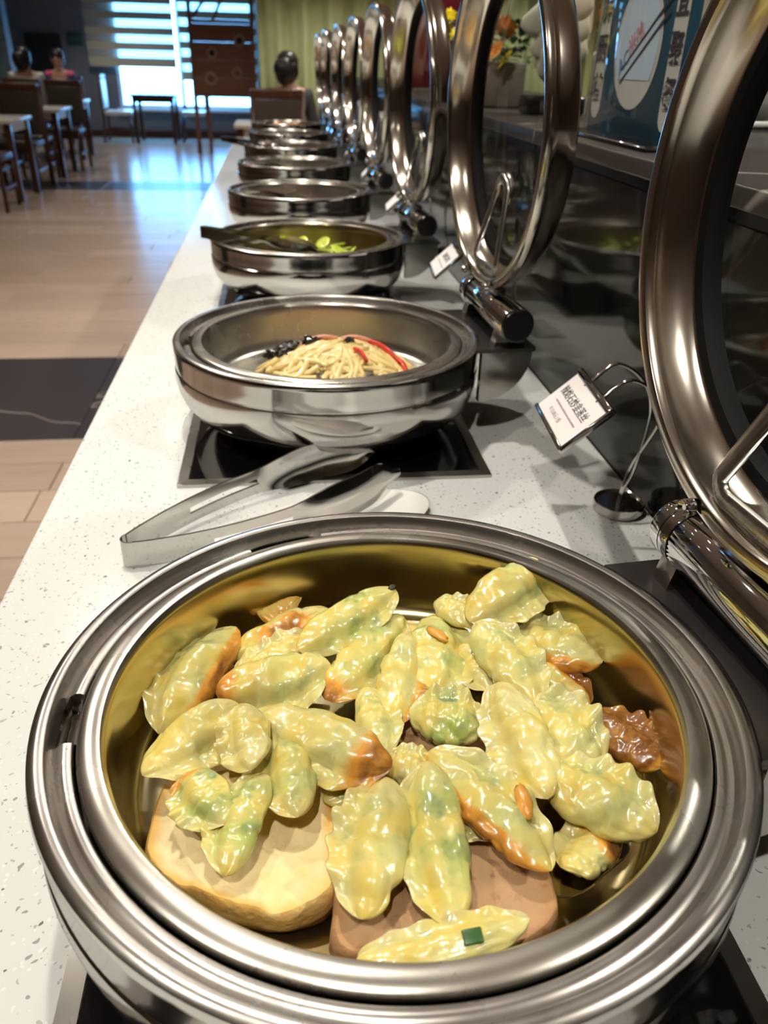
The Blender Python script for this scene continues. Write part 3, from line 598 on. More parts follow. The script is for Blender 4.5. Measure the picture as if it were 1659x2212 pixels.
DUMP = [
('plump dumpling with golden lower edge leaning on left pan wall', (0.1935, 0.0226, 0.083), (0.2321, 0.1171, 0.092), 0.0421, 1, 'edge', 0.5, 0.12, (0.18, -0.166, 0.97)) ,
('fried dumpling with blistered brown patch at back left of pan', (0.2385, 0.0879, 0.082), (0.3166, 0.1299, 0.084), 0.0404, -1, 'center', 0.1, 0.1, (0.167, -0.355, 0.92)) ,
('crisp golden triangular wrapper tip behind the blistered dumpling', (0.2603, 0.1342, 0.08), (0.2901, 0.1602, 0.088), 0.0281, -1, 'all2', 0, 0, (0.088, -0.384, 0.919)) ,
('slender dumpling with blackened leaf at its upper tip', (0.36, 0.1316, 0.108), (0.2888, 0.072, 0.1), 0.0311, 1, 'none', 0.8, 0.05, (0.146, -0.301, 0.943)) ,
('pale ruffled wrapper lying behind the broad yellow dumpling', (0.2395, 0.0721, 0.086), (0.3029, 0.0942, 0.092), 0.0246, 1, 'none', 0.1, 0.1, (0.056, -0.41, 0.91)) ,
('broad yellow dumpling with orange left tip and scalloped front', (0.2312, 0.0413, 0.092), (0.3072, 0.0576, 0.094), 0.0401, -1, 'tipA', 0.5, 0.18, (0.062, -0.4, 0.914)) ,
('green speckled dumpling leaning up to the right in pan centre', (0.3025, 0.039, 0.088), (0.3694, 0.1114, 0.09), 0.0346, -1, 'tipA', 0.7, 0.08, (0.18, -0.193, 0.965)) ,
('upright dumpling with orange left flank in the middle of heap', (0.3441, -0.0029, 0.096), (0.367, 0.0859, 0.1), 0.0301, -1, 'pleat', 0.4, 0.05, (0.024, -0.051, 0.998)) ,
('wide dumpling carrying a small orange flake on its back', (0.399, 0.112, 0.092), (0.3712, 0.0273, 0.092), 0.0424, 1, 'none', 0.7, 0.05, (0.041, -0.013, 0.999)) ,
('topmost dumpling pointing at the far right rim of pan', (0.4841, 0.1396, 0.12), (0.4144, 0.084, 0.108), 0.0401, 1, 'none', 0.5, 0.05, (0.061, -0.283, 0.957)) ,
('small pleated dumpling end tucked beside the topmost dumpling', (0.3934, 0.1239, 0.1), (0.4214, 0.0899, 0.103), 0.0228, 1, 'none', 0.3, 0.1, (-0.337, -0.197, 0.921)) ,
('long ridged dumpling sloping down right from the topmost one', (0.415, 0.0797, 0.11), (0.4424, 0.0045, 0.104), 0.0353, 1, 'none', 0.5, 0.1, (-0.239, -0.164, 0.957)) ,
('dumpling with browned lower edge against right pan wall', (0.4446, 0.095, 0.09), (0.5002, 0.0501, 0.092), 0.0411, 1, 'edge', 0.4, 0.1, (-0.288, -0.316, 0.904)) ,
('dark edged dumpling under the one at right wall', (0.4439, 0.0797, 0.082), (0.481, 0.0186, 0.082), 0.0324, 1, 'pleat2', 0.7, 0.1, (-0.302, -0.184, 0.935)) ,
('pleated skirt of a dumpling under the long ridged one', (0.4057, 0.0779, 0.092), (0.4151, 0.0267, 0.09), 0.0268, -1, 'none', 0.2, 0.1, (-0.193, -0.073, 0.979)) ,
('deep green cupped dumpling resting on the rear brown bread', (0.3562, 0.0071, 0.1), (0.4009, -0.0108, 0.1), 0.0335, 1, 'none', 1.0, 0.12, (-0.144, -0.361, 0.921)) ,
('pale smooth dumpling standing down from heap centre right', (0.4147, 0.0132, 0.112), (0.4188, -0.074, 0.104), 0.0344, -1, 'none', 0.15, 0.05, (-0.159, -0.098, 0.982)) ,
('round pale dumpling with a folded corner right of centre', (0.4298, 0.0022, 0.1), (0.4675, -0.043, 0.098), 0.0461, 1, 'none', 0.45, 0.05, (-0.257, -0.255, 0.932)) ,
('dark brown fried rolled dumpling at far right of heap', (0.4809, 0.0057, 0.088), (0.5076, -0.0421, 0.088), 0.032, 1, 'all', 0, 0.05, (-0.31, -0.173, 0.935)) ,
('large pale dumpling pointing to lower right pan wall', (0.4252, -0.0455, 0.105), (0.4745, -0.0987, 0.1), 0.0372, 1, 'none', 0.5, 0.08, (-0.213, -0.285, 0.934)) ,
('dumpling with frilled upper edge crossing the front brown bread', (0.3633, -0.0357, 0.108), (0.4132, -0.1117, 0.098), 0.0326, 1, 'edge', 0.5, 0.1, (-0.176, -0.241, 0.955)) ,
('scorched brown and yellow dumpling by the oily puddle', (0.4198, -0.1039, 0.088), (0.4633, -0.084, 0.086), 0.0279, 1, 'tipB2', 0.3, 0.05, (0.124, -0.173, 0.977)) ,
('small green dumpling tip lying on the front brown bread', (0.3666, -0.0481, 0.094), (0.3853, -0.0888, 0.092), 0.0246, -1, 'none', 0.8, 0.1, (-0.194, -0.137, 0.971)) ,
('longest upright dumpling in front centre with translucent green belly', (0.3511, -0.0463, 0.108), (0.3558, -0.1408, 0.102), 0.0327, -1, 'none', 0.8, 0.06, (-0.095, -0.068, 0.993)) ,
('big wrinkled yellow dumpling beside the longest upright one', (0.3336, -0.0521, 0.106), (0.3081, -0.1296, 0.102), 0.036, -1, 'tipA3', 0.4, 0.05, (0.045, -0.066, 0.997)) ,
('dark green open dumpling in the gap beside white bread', (0.2969, -0.0482, 0.088), (0.3299, -0.0258, 0.088), 0.0239, 1, 'none', 1.0, 0.05, (0.158, -0.233, 0.96)) ,
('pale dumpling back wedged above the longest upright dumpling', (0.3336, -0.0307, 0.098), (0.3641, -0.0455, 0.098), 0.0223, 1, 'none', 0.3, 0.1, (-0.154, -0.317, 0.936)) ,
('wide folded dumpling with bright orange right end', (0.2583, 0.0089, 0.106), (0.3319, -0.0521, 0.11), 0.0368, -1, 'tipB', 0.3, 0.1, (-0.227, -0.212, 0.95)) ,
('narrow frayed dumpling right of the orange ended one', (0.3299, 0.0322, 0.098), (0.3373, -0.0236, 0.098), 0.0245, 1, 'none', 0.5, 0.05, (-0.108, -0.014, 0.994)) ,
('green dumpling hanging point down over white bread', (0.272, -0.0091, 0.104), (0.2812, -0.0677, 0.1), 0.03, -1, 'none', 0.7, 0.05, (-0.038, -0.074, 0.997)) ,
('small knotted whitish dumpling on top of left heap', (0.2474, 0.0047, 0.116), (0.2575, -0.0432, 0.112), 0.0279, -1, 'none', 0.2, 0.05, (-0.029, -0.089, 0.996)) ,
('long smooth dumpling reaching down to the left pan wall', (0.1968, -0.0332, 0.1), (0.2455, 0.0154, 0.108), 0.0315, -1, 'none', 0.3, 0.08, (0.148, -0.303, 0.942)) ,
('torn open dumpling with orange crumpled rim on white bread', (0.2177, -0.0373, 0.106), (0.2413, -0.0723, 0.102), 0.0286, -1, 'tipA', 0.9, 0.05, (-0.07, -0.16, 0.985)) ,
('limp green dumpling curling over the white bread', (0.2582, -0.0399, 0.106), (0.2427, -0.0971, 0.096), 0.0269, -1, 'none', 0.9, 0.16, (0.08, -0.192, 0.978)) ,
('pale dumpling with chive bit at front rim of pan', (0.3083, -0.1514, 0.1), (0.3903, -0.1457, 0.104), 0.0202, 1, 'none', 0.3, -0.06, (-0.029, -0.263, 0.964)) ,
('pale wrapper edge under the round pale dumpling', (0.4518, -0.0224, 0.092), (0.4652, -0.0536, 0.09), 0.0208, 1, 'none', 0.3, 0, (-0.256, -0.171, 0.951)) ,
]
DOBJ = []
for k, (lab, a, bb, w, fl, br, gr, cv, nr) in enumerate(DUMP): DOBJ.append(dumpling(a, bb, w, fl, br, gr, cv, nr, k+1, lab))
def on_dump(k, u, v, lift): o, ax, y, n, Ln, hw, T = DOBJ[k]; return ax*(u*Ln) + y*(v*hw) + n*(T+lift), Matrix((ax, y, n)).transposed()
# small bits that belong to single dumplings
p, R3 = on_dump(34, .28, -.15, .0004); q = MB(); q.rbox((-.0048, -.0035, -.0008), (.0048, .0035, .0012), .0006); o = q.build('chive_bit', M['chive'], DOBJ[34][0], p, R3.to_euler())
p, R3 = on_dump(3, -.93, 0, -.006); q = MB(); q.ell((0, 0, 0), (.004, .0025, .0015), 10, 6, jit=.4, seed=3); q.build('charred_leaf', M['char'], DOBJ[3][0], p, R3.to_euler())
p, R3 = on_dump(8, -.2, -.1, .0); q = MB(); q.ell((0, 0, 0), (.0105, .0040, .0022), 14, 8, jit=.4, seed=5); q.build('orange_flake', M['orange_flake'], DOBJ[8][0], p, (R3 @ Matrix.Rotation(.9, 3, 'Z')).to_euler())
p, R3 = on_dump(20, .28, .72, -.004); q = MB(); q.ell((0, 0, 0), (.0105, .0045, .0022), 14, 8, jit=.4, seed=6); q.build('orange_flake', M['orange_flake'], DOBJ[20][0], p, (R3 @ Matrix.Rotation(-.6, 3, 'Z')).to_euler())
# bread
def bread(name, poly, z0, z1, mtop, mside, label, seed, dip=.002):
    P = [Vector((x, y2, 0)) for x, y2 in poly]; N = len(P)
    ctr = sum(P, Vector())/N; pp = []
    for i in range(N):
        for j in range(12):
            t2 = j/12; a0, a1, a2, a3 = P[i-1], P[i], P[(i+1) % N], P[(i+2) % N]
            pp.append(.5*((2*a1)+(a2-a0)*t2+(2*a0-5*a1+4*a2-a3)*t2*t2+(3*a1-a0-3*a2+a3)*t2**3))
    n = len(pp); rings = [(.90, 0.0, 0), (.985, .10, 0), (1.0, .35, 0), (1.0, .72, 0), (.985, .93, 0), (.955, 1.0, 1), (.92, .985, 1), (.86, .97, 1), (.78, .96, 1), (.70, .95, 1), (.62, .95, 1), (.54, .94, 1), (.46, .94, 1), (.38, .94, 1), (.30, .94, 1), (.2, .95, 1), (.1, .95, 1), (.0, .95, 1)]
    vs = []; tv = []
    for s, h, mi in rings:
        for p in pp:
            v = ctr + (p-ctr)*s; nn = noise.noise(Vector((v.x*70+seed, v.y*70, h*2)))*.0020 + noise.noise(Vector((v.x*28, v.y*28, seed)))*.0042 + noise.noise(Vector((v.x*190, v.y*190, seed+h*3)))*.0008
            vs.append((v.x + nn*.5 - ctr.x, v.y + nn*.5 - ctr.y, (z1-z0)*h + (nn*1.2 if h > .3 else 0)))
            tv.append(.62 + .25*h if not mi else .72*sst(.74, .98, s))
    t = thing(name, label, 'bread', (ctr.x, ctr.y, Z0+z0)); k5 = next(i for i, r in enumerate(rings) if r[2])
    for nm, r0, r1, m_ in (('crust', 0, k5, mside), ('crumb', k5, len(rings)-1, mtop)):
        sub = vs[r0*n:(r1+1)*n]; me = bpy.data.meshes.new(nm)
        me.from_pydata(sub, [], [(r*n+k, r*n+(k+1) % n, (r+1)*n+(k+1) % n, (r+1)*n+k) for r in range(r1-r0) for k in range(n)])
        me.materials.append(m_); me.polygons.foreach_set('use_smooth', [True]*len(me.polygons))
        ca = me.color_attributes.new('toast', 'FLOAT_COLOR', 'POINT'); ca.data.foreach_set('color', [x for q_ in tv[r0*n:(r1+1)*n] for x in (q_, 0, 0, 1)]); link(nm, me, t)
    return t
bread('bread_slice', [(.197, -.052), (.203, -.020), (.230, -.008), (.272, -.012), (.300, -.034), (.303, -.060), (.301, -.092), (.297, -.106), (.284, -.111), (.262, -.110), (.236, -.104), (.212, -.090), (.198, -.074)], .0625, .0835, M['bread_white'], M['bread_white'], 'white bread slice with golden crust under dumplings at front left', 1.3)
bread('bread_slice', [(.298, -.112), (.304, -.072), (.330, -.052), (.385, -.052), (.415, -.080), (.417, -.112), (.407, -.135), (.360, -.146), (.312, -.141), (.297, -.130)], .0625, .0855, M['bread_brown'], M['bread_brown'], 'brown cocoa bread slice under dumplings at front centre', 4.7)
bread('bread_slice', [(.335, .010), (.345, .040), (.395, .035), (.410, .004), (.402, -.022), (.372, -.020), (.343, -.006)], .0625, .0865, M['bread_brown'], M['bread_brown'], 'brown bread slice half buried under the middle of heap', 8.1)
q = MB(); q.add([(0, 0, .004), (.028, -.022, .003), (.046, -.006, .012), (.024, .006, .014), (.004, -.004, -.006), (.028, -.026, -.008), (.047, -.010, .002), (.024, .002, -.004)], [(0,1,2,3), (4,7,6,5), (0,4,5,1), (1,5,6,2), (2,6,7,3), (3,7,4,0)])
me = q.mesh('bread_flap', M['bread_white']); bm = bmesh.new(); bm.from_mesh(me); bmesh.ops.subdivide_edges(bm, edges=bm.edges[:], cuts=4, use_grid_fill=True)
for v in bm.verts: v.co += Vector((1, 1, 1))*noise.noise(v.co*160)*.0012
bm.to_mesh(me); bm.free(); tag(link('bread_flap', me, None, (.212, -.050, Z0+.0915)), 'small torn white bread flap lying on the white bread slice', 'bread')
# oily puddle on the pan floor
pp = []
for k in range(40):
    a = 2*PI*k/40; r = 1 + .18*noise.noise(Vector((math.cos(a)*1.5, math.sin(a)*1.5, 4)))
    pp.append((math.cos(a)*.058*r, math.sin(a)*.095*r))
q = MB(); q.prism(pp, 'z', 0, .002); o = q.build('oil_puddle', M['oil'], None, (XD+.082, -.015, Z0+.0603)); o.rotation_euler.z = .25; tag(o, 'shallow brown oily puddle at right of the dumpling pan', 'liquid')
for k, (px, py, pz) in enumerate([(.468, -.012, .079), (.452, -.058, .066), (.478, .0, .085)]):
    q = MB(); q.ell((0, 0, 0), (.0035, .0028, .0018), 8, 6, jit=.5, seed=k+40); tag(q.build('food_crumb', M['bread_white'], None, (px, py, Z0+pz)), ['small white crumb stuck low on the right pan wall', 'small white crumb floating in the oily puddle', 'tiny white crumb stuck highest on the right pan wall'][k], 'crumb', 'crumbs in the dumpling pan')
# ================================================================ food in the other dishes
def inpan(i, x, y, z): return Vector((XD + x, i*SP + y, Z0 + z))
def strip(kind, i, pts, r, m_, label, cat, group, flat=(1, 1), n=7):
    P = smooth_path([inpan(i, *p) for p in pts], 4); c = sum(P, Vector())/len(P)
    q = MB(); q.tube([p-c for p in P], (lambda t: r*(.55+.45*math.sin(PI*min(1, max(0, t*.92+.04)))**.5)), n, flat=flat)
    return tag(q.build(kind, m_, None, c), label, cat, group)
rnd = random.Random(11)
def hump(x, y, cx=.014, cy=-.012, rx=.125, ry=.105, h=.050):
    d = math.hypot((x-cx)/rx, (y-cy)/ry); return .066 + h*max(0, 1-d**1.7)
for k in range(210):
    a = rnd.uniform(0, 2*PI); rr = rnd.random()**.55*.88; cx = .014+math.cos(a)*rr*.112; cy = -.012+math.sin(a)*rr*.090
    th = rnd.gauss(.15, .8); L = rnd.uniform(.018, .036); bend = rnd.uniform(-.012, .012); up = rnd.uniform(0, .006)
    pts = []
    for s in (-1, -.4, .4, 1):
        x = cx+math.cos(th)*L*s - math.sin(th)*bend*s*s; y = cy+math.sin(th)*L*s + math.cos(th)*bend*s*s
        pts.append((x, y, hump(x, y)+up+rnd.uniform(-.0015, .0015)))
    strip('mushroom_strip', 1, pts, rnd.uniform(.0036, .0050), M['mushroom'], 'pale yellow mushroom strip in tangled pile in second chafing dish', 'mushroom', 'mushroom strips in the second dish')
RED = [((-.040, .020), (.015, .020), 'pinkham', 'long pink and red strip across the back of mushroom pile'), ((.020, .040), (.060, .028), 'redpepper', 'bright red pepper strip farthest back on mushroom pile'), ((.055, .025), (.100, -.030), 'redpepper', 'red pepper strip sloping down right side of mushroom pile'), ((.098, -.020), (.108, -.052), 'redpepper', 'small red strip at right end of mushroom pile'), ((.035, -.035), (.050, -.055), 'redpepper', 'short red piece poking from middle of mushroom pile'), ((.005, .030), (-.010, .044), 'pinkham', 'short pale pink stub at back of mushroom pile'), ((.020, .022), (.075, .018), 'pinkham', 'pink strip lying right of centre atop mushroom pile')]
for (x0, y0), (x1, y1), mm, lab in RED:
    pts = [(x0+(x1-x0)*t, y0+(y1-y0)*t, hump(x0+(x1-x0)*t, y0+(y1-y0)*t)+.0085+.004*math.sin(PI*t)) for t in (0, .33, .66, 1)]
    strip('pepper_strip', 1, pts, .0072, M[mm], lab, 'pepper', 'red strips in the second dish', flat=(.45, 1), n=8)
for k, (x, y, r, lab) in enumerate([(-.055, .010, .016, 'largest glossy black fungus piece left of centre on mushrooms'), (-.022, .012, .012, 'folded black fungus piece beside the red strip'), (-.075, .028, .013, 'black fungus piece farthest left behind mushrooms'), (.030, -.010, .006, 'tiny black fungus scrap amid mushroom strips'), (-.060, -.004, .010, 'small black fungus curl in front of largest piece')]):
    q = MB(); q.ell((0, 0, 0), (r*1.1, r*.8, r*.62), 18, 12, jit=.75, seed=k+2); tag(q.build('black_fungus', M['fungus'], None, inpan(1, x, y, hump(x, y)+.011)), lab, 'fungus', 'black fungus in the second dish')
for k in range(26):   # green slices, third dish
    a = rnd.uniform(0, 2*PI); rr = rnd.random()**.5; x = .015+math.cos(a)*rr*.105; y = -.02+math.sin(a)*rr*.085; r = rnd.uniform(.016, .026)
    q = MB(); q.revolve([(0, .0016), (r*.6, .0022), (r*.95, .001), (r, 0), (r*.95, -.0012), (0, -.0012)], 18, M=Matrix.Diagonal((1, rnd.uniform(.5, .8), 1, 1)))
    o = q.build('vegetable_slice', M['greens'], None, inpan(2, x, y, .074+.042*max(0, 1-rr**2)+rnd.uniform(0, .006))); o.rotation_euler = (rnd.uniform(-.6, .6), rnd.uniform(-.6, .6), rnd.uniform(0, 6))
    tag(o, 'bright yellow green vegetable slice piled in third chafing dish', 'vegetable', 'green slices in the third dish')
for k in range(12):
    a = rnd.uniform(0, 2*PI); rr = rnd.random()**.5; q = MB(); q.ell((0, 0, 0), (.017, .012, .010), 12, 8, jit=.6, seed=k)
    tag(q.build('fried_bit', M['fried'], None, inpan(3, .03+math.cos(a)*rr*.075, .01+math.sin(a)*rr*.06, .072+.025*(1-rr))), 'orange fried morsel in the fourth chafing dish', 'fried food', 'orange morsels in the fourth dish')
for k in range(40):
    a = rnd.uniform(0, 2*PI); rr = rnd.random()**.5; q = MB(); q.ell((0, 0, 0), (.026, .018, .013), 12, 8, jit=.6, seed=k+60)
    o = q.build('fried_piece', M['fried'], None, inpan(7, math.cos(a)*rr*.13, math.sin(a)*rr*.13, .075+.055*(1-rr**2))); o.rotation_euler.z = a*3
    tag(o, 'fried brown piece heaped in the farthest chafing dish', 'fried food', 'brown pieces in the farthest dish')

# ================================================================ serving tongs
def tongs(label, joint, tipA, tipB, z, wj, wh, tilt=None, bow=.03):
    t = thing('serving_tongs', label, 'tongs', joint, 0, 'steel serving tongs')
    J = Vector((0, 0, 0))
    for s, tip in ((1, tipA), (-1, tipB)):
        T = Vector(tip) - Vector(joint); d = T.normalized(); side = Vector((-d.y, d.x, 0)).normalized()*s; up = Vector((0, 0, 1))
        NN = 36; q = MB(); F = []; vs = []
        for i in range(NN+1):
            u = i/NN; p = T*u + side*(bow*math.sin(PI*min(1, u*1.05))**.9*(1-u*.45)) + side*.009 - side*.012*sst(.75, 1, u)
            h = (wj + (wh*.62-wj)*sst(0, .45, u) + (wh-wh*.62)*sst(.5, .72, u))*(1 - .80*sst(.84, 1.0, u)**2)
            cup = .006*sst(.5, .7, u)*(1-.6*sst(.85, 1, u))
            row = []
            for k in range(9):
                v = -1+2*k/8; row.append(p + up*(h*.5*v) + side*(cup*(1-v*v)))
            vs.append(row)
        th = .0013; flat = []
        for row in vs:
            for v in row: flat.append(v + side*th)
        for row in vs:
            for v in row: flat.append(v - side*th)
        n = NN+1; o2 = n*9
        hole = lambda i, k: 9 <= i < 19 and 3 <= k <= 4
        for i in range(NN):
            for k in range(8):
                if hole(i, k): continue
                a0 = i*9+k; F += [(a0, a0+1, a0+10, a0+9), (o2+a0, o2+a0+9, o2+a0+10, o2+a0+1)]
        for i in range(NN):
            for k in (0, 8): a0 = i*9+k; F.append((a0, a0+9, o2+a0+9, o2+a0))
        for i in (0, NN):
            for k in range(8): a0 = i*9+k; F.append((a0, a0+1, o2+a0+1, o2+a0))
        for i in range(9, 19):
            for k in (3, 5): a0 = i*9+k; F.append((a0, a0+9, o2+a0+9, o2+a0))
        for i in (9, 19):
            for k in (3, 4): a0 = i*9+k; F.append((a0, a0+1, o2+a0+1, o2+a0))
        q.add(flat, F, 0, True); q.build('tong_arm', M['steel'], t, sharp=50)
    dm = ((Vector(tipA)+Vector(tipB))/2-Vector(joint)).normalized(); sd = Vector((-dm.y, dm.x, 0))
    q = MB(); path = [sd*(.0103*math.cos(a)) - dm*(.0103*math.sin(a)) for a in [PI*k/12 for k in range(13)]]
    vs = []; 
    for p in path:
        for dz in (-wj/2, wj/2):
            for rr in (1.0, .86): vs.append((p.x*rr, p.y*rr, dz))
    F = []
    for i in range(12):
        a0 = i*4
        for x, y in ((0, 2), (2, 3), (3, 1), (1, 0)): F.append((a0+x, a0+y, a0+4+y, a0+4+x))
    q.add(vs, F, 0, True); q.build('tong_spring', M['steel'], t, sharp=50)
    return t
tongs('steel tongs lying on counter between nearest and second chafing dish', (.118, .352, Z0+.0165), (.394, .548, Z0+.036), (.415, .468, Z0+.037), 0, .030, .050, bow=.028)
tongs('steel tongs resting in third dish with handle over its left rim', (XD-.215, 2*SP-.065, Z0+.150), (XD+.030, 2*SP-.030, Z0+.100), (XD+.030, 2*SP-.075, Z0+.100), 0, .022, .040, bow=.018)
tongs('steel tongs lying inside the fourth chafing dish', (XD-.155, 3*SP-.05, Z0+.128), (XD+.04, 3*SP-.01, Z0+.090), (XD+.04, 3*SP-.05, Z0+.090), 0, .022, .040, bow=.018)
tongs('steel tongs lying inside the fifth chafing dish', (XD-.165, 4*SP-.03, Z0+.132), (XD+.03, 4*SP, Z0+.090), (XD+.03, 4*SP-.04, Z0+.090), 0, .022, .040, bow=.018)
tongs('steel tongs poking far out over left rim of sixth dish', (XD-.30, 5*SP-.02, Z0+.152), (XD-.03, 5*SP, Z0+.110), (XD-.03, 5*SP-.04, Z0+.110), 0, .022, .040, bow=.018)
# white rest plate under the near tongs
q = MB(); q.revolve([(0, .003), (.080, .003), (.098, .006), (.112, .012), (.114, .0125), (.112, .0095), (.095, .003), (.085, 0), (0, 0)], 64, M=Matrix.Diagonal((1.15, .52, 1, 1)))
o = q.build('rest_plate', M['porcelain'], None, (.325, .400, Z0)); o.rotation_euler.z = .42; tag(o, 'white oval rest plate under the tongs behind nearest dish', 'plate')

# ================================================================ text
def text_me(s, size, mt, name='lettering', bold=.0):
    cu = bpy.data.curves.new('txt', 'FONT'); cu.body = s; cu.size = size; cu.align_x = 'CENTER'; cu.align_y = 'CENTER'; cu.extrude = .0002; cu.offset = bold
    o = bpy.data.objects.new('txt', cu); COL.objects.link(o); dg = bpy.context.evaluated_depsgraph_get(); dg.update()
    me = bpy.data.meshes.new_from_object(o.evaluated_get(dg)); bpy.data.objects.remove(o); me.materials.clear(); me.materials.append(mt); me.name = name; return me

# ================================================================ dish labels on wire stands
LN = ['nearest', 'second', 'third', 'fourth', 'fifth', 'sixth', 'seventh']
PW, PH, PT = .119, .059, .744
q = MB(); q.box((-PW/2, 0, 0), (PW/2, PH, .0012)); card_me = q.mesh('card', M['card'])
q = MB()
q.rbox((-PW/2-.002, -.002, -.004), (PW/2+.002, PH+.002, -.0005), .001, seg=2)
q.rbox((-PW/2-.002, -.003, -.004), (PW/2+.002, .002, .003), .0012, seg=2); q.rbox((-PW/2-.002, PH-.002, -.004), (PW/2+.002, PH+.006, .004), .0015, seg=2); q.rbox((PW/2-.001, -.002, -.004), (PW/2+.003, PH+.003, .003), .0012, seg=2)
hold_me = q.mesh('card_holder', M['steel'])
tx1 = text_me('辣烙石炒韭蒸丝', .0135, M['ink'], bold=.0)
q = MB(); r2 = random.Random(4); x = -.040
while x < .040: w = r2.uniform(.0008, .0018); q.box((x, -.0011, 0), (x+w, r2.uniform(.0006, .0014), .0003)); x += w+.0006
tx2 = q.mesh('fine_print', M['greyink'])
tx3 = text_me('¥ 12.00元 / 份', .0072, M['greyink'])
q = MB(); q.revolve([(0, 0), (.029, 0), (.030, .001), (.030, .012), (.0292, .0128), (.0280, .0120), (.0275, .0095), (0, .0090)], 48); base_me = q.mesh('stand_base', M['steel'], 40)
for i in range(7):
    y0 = i*SP; jig = [0, .02, .03, .0, .01, .02, 0][i]
    t = thing('label_stand', 'dish label on bent wire stand, %s one along the counter' % LN[i], 'label stand', (.676, .425+y0+jig, Z0), 0, 'dish label stands')
    link('stand_base', base_me, t)
    L0 = Vector((.572, .461, .122)); u = Vector((math.sin(-.088), -math.cos(-.088), 0)); v = Vector((math.cos(-.088)*math.cos(PT), math.sin(-.088)*math.cos(PT), math.sin(PT))); n = u.cross(v)
    org = L0 + u*(PW/2) - Vector((.676, .425, 0)); R3 = Matrix((u, v, n)).transposed().to_euler()
    c = link('card_holder', hold_me, t, org, R3); link('card', card_me, c)
    if i == 0:
        link('lettering', tx1, c, (-.004, PH*.60, .0014)); link('fine_print', tx2, c, (0, PH*.38, .0013)); link('lettering', tx3, c, (-.012, PH*.20, .0014))
    elif i == 1:
        me = text_me('清炒莴笋片', .0135, M['ink']); link('lettering', me, c, (0, PH*.58, .0014)); link('fine_print', tx2, c, (0, PH*.34, .0013))
    top = org + v*PH
    for s in (-1, 1):
        st = top + u*(s*.024)
        pts = [st - v*.004, st + v*.008, st + Vector((.030, s*-.0015, .022)), st + Vector((.062, -u.y*0, .004)), Vector((.016, st.y*.55, .128)), Vector((.010, s*.0035, .060)), Vector((.002, s*.0022, .030)), Vector((0, s*.0018, .009))]
        q = MB(); q.tube(smooth_path(pts, 8), .0021, 8); q.build('wire', M['steel'], t)

# ================================================================ things on the raised ledge
ZL = Z0 + .3735
# printed blue table sign, faces the aisle (-x); local: u along -y, v up
t = thing('table_sign', 'blue acrylic table sign with plate and chopsticks print', 'sign', (.785, .845, ZL))
SW, SH = .168, .47
def face(name, poly, mt, d, par, hole=None):
    q = MB(); n = len(poly); q.add([(-d, -y, z) for y, z in poly] + [(-d+.0004, -y, z) for y, z in poly], [tuple(range(n)), tuple(range(n, 2*n))[::-1]] + [(i, (i+1) % n, n+(i+1) % n, n+i) for i in range(n)]); return q.build(name, mt, par)
b = MB(); b.rbox((.0005, -SW, .004), (.0035, SW, SH), .0005, seg=1); sheet = b.build('printed_sheet', M['signblue'], t)
b = MB(); b.rbox((-.0050, -SW-.004, .004), (-.0020, SW+.004, SH+.003), .001, seg=2); b.build('acrylic_front', M['acryl'], t)
b = MB(); b.rbox((.0000, -SW-.0045, .004), (.0036, -SW-.0005, SH), .0005, seg=1); b.rbox((.0000, SW+.0005, .004), (.0036, SW+.0045, SH), .0005, seg=1); b.build('sheet_edge', M['edgecream'], t)
b = MB(); b.rbox((-.050, -.185, 0), (.050, .19, .0045), .002, seg=2); b.build('sign_base', M['blackplastic'], t)
b = MB(); b.rbox((-.052, -.187, .0045), (-.049, .192, .0065), .0008, seg=1); b.build('base_trim', M['chrome'], t)
face('plate_rim_print', arc((-.008, .118), .0785, 0, 2*PI, 64)[:-1], M['signcream'], .0006, sheet)
face('plate_print', [(y, z) for y, z in arc((-.008, .118), .070, 0, 2*PI, 80)[:-1] if z > .073], M['signpale'], .0012, sheet)
for yc, zb in ((-.140, .022), (.118, .018)):
    w = .0195; face('strip_print', [(yc-w, zb+w)] + arc((yc, zb+w), w, PI, 2*PI, 12)[1:-1] + [(yc+w, zb+w), (yc+w, .40), (yc-w, .40)], M['signcream'], .0006, sheet)
rt = Matrix(((0, 0, -1), (-1, 0, 0), (0, 1, 0)))          # text x -> -y, y -> z, normal -> -x
def put(s, size, mt, y, z, ang=0, bold=.0006, sx=1.0):
    o = link('lettering', text_me(s, size, mt, bold=bold), sheet, (-.0016, -y, z), (rt @ Matrix.Rotation(ang, 3, 'Z')).to_euler()); o.scale = (sx, 1, 1)
for k, ch in enumerate('首厨屏反'): put(ch, .040, M['ink'], -.140, .062+.052*k)
for k, ch in enumerate('餐聚宜文'): put(ch, .040, M['ink'], .118, .060+.052*k)
put('AC', .026, M['signblueink'], -.046, .098, .55); put('米哈', .026, M['signred'], -.012, .126, .55)
for off in (0, .016):
    a0, a1 = Vector((-.052, .088-off)), Vector((.085, .172-off)); d = (a1-a0).normalized(); nn = Vector((-d.y, d.x))
    face('chopstick_print', [tuple(a0-nn*.0012), tuple(a1-nn*.0022), tuple(a1+nn*.0022), tuple(a0+nn*.0012)], M['chopstick'], .0018+off*.01, sheet)
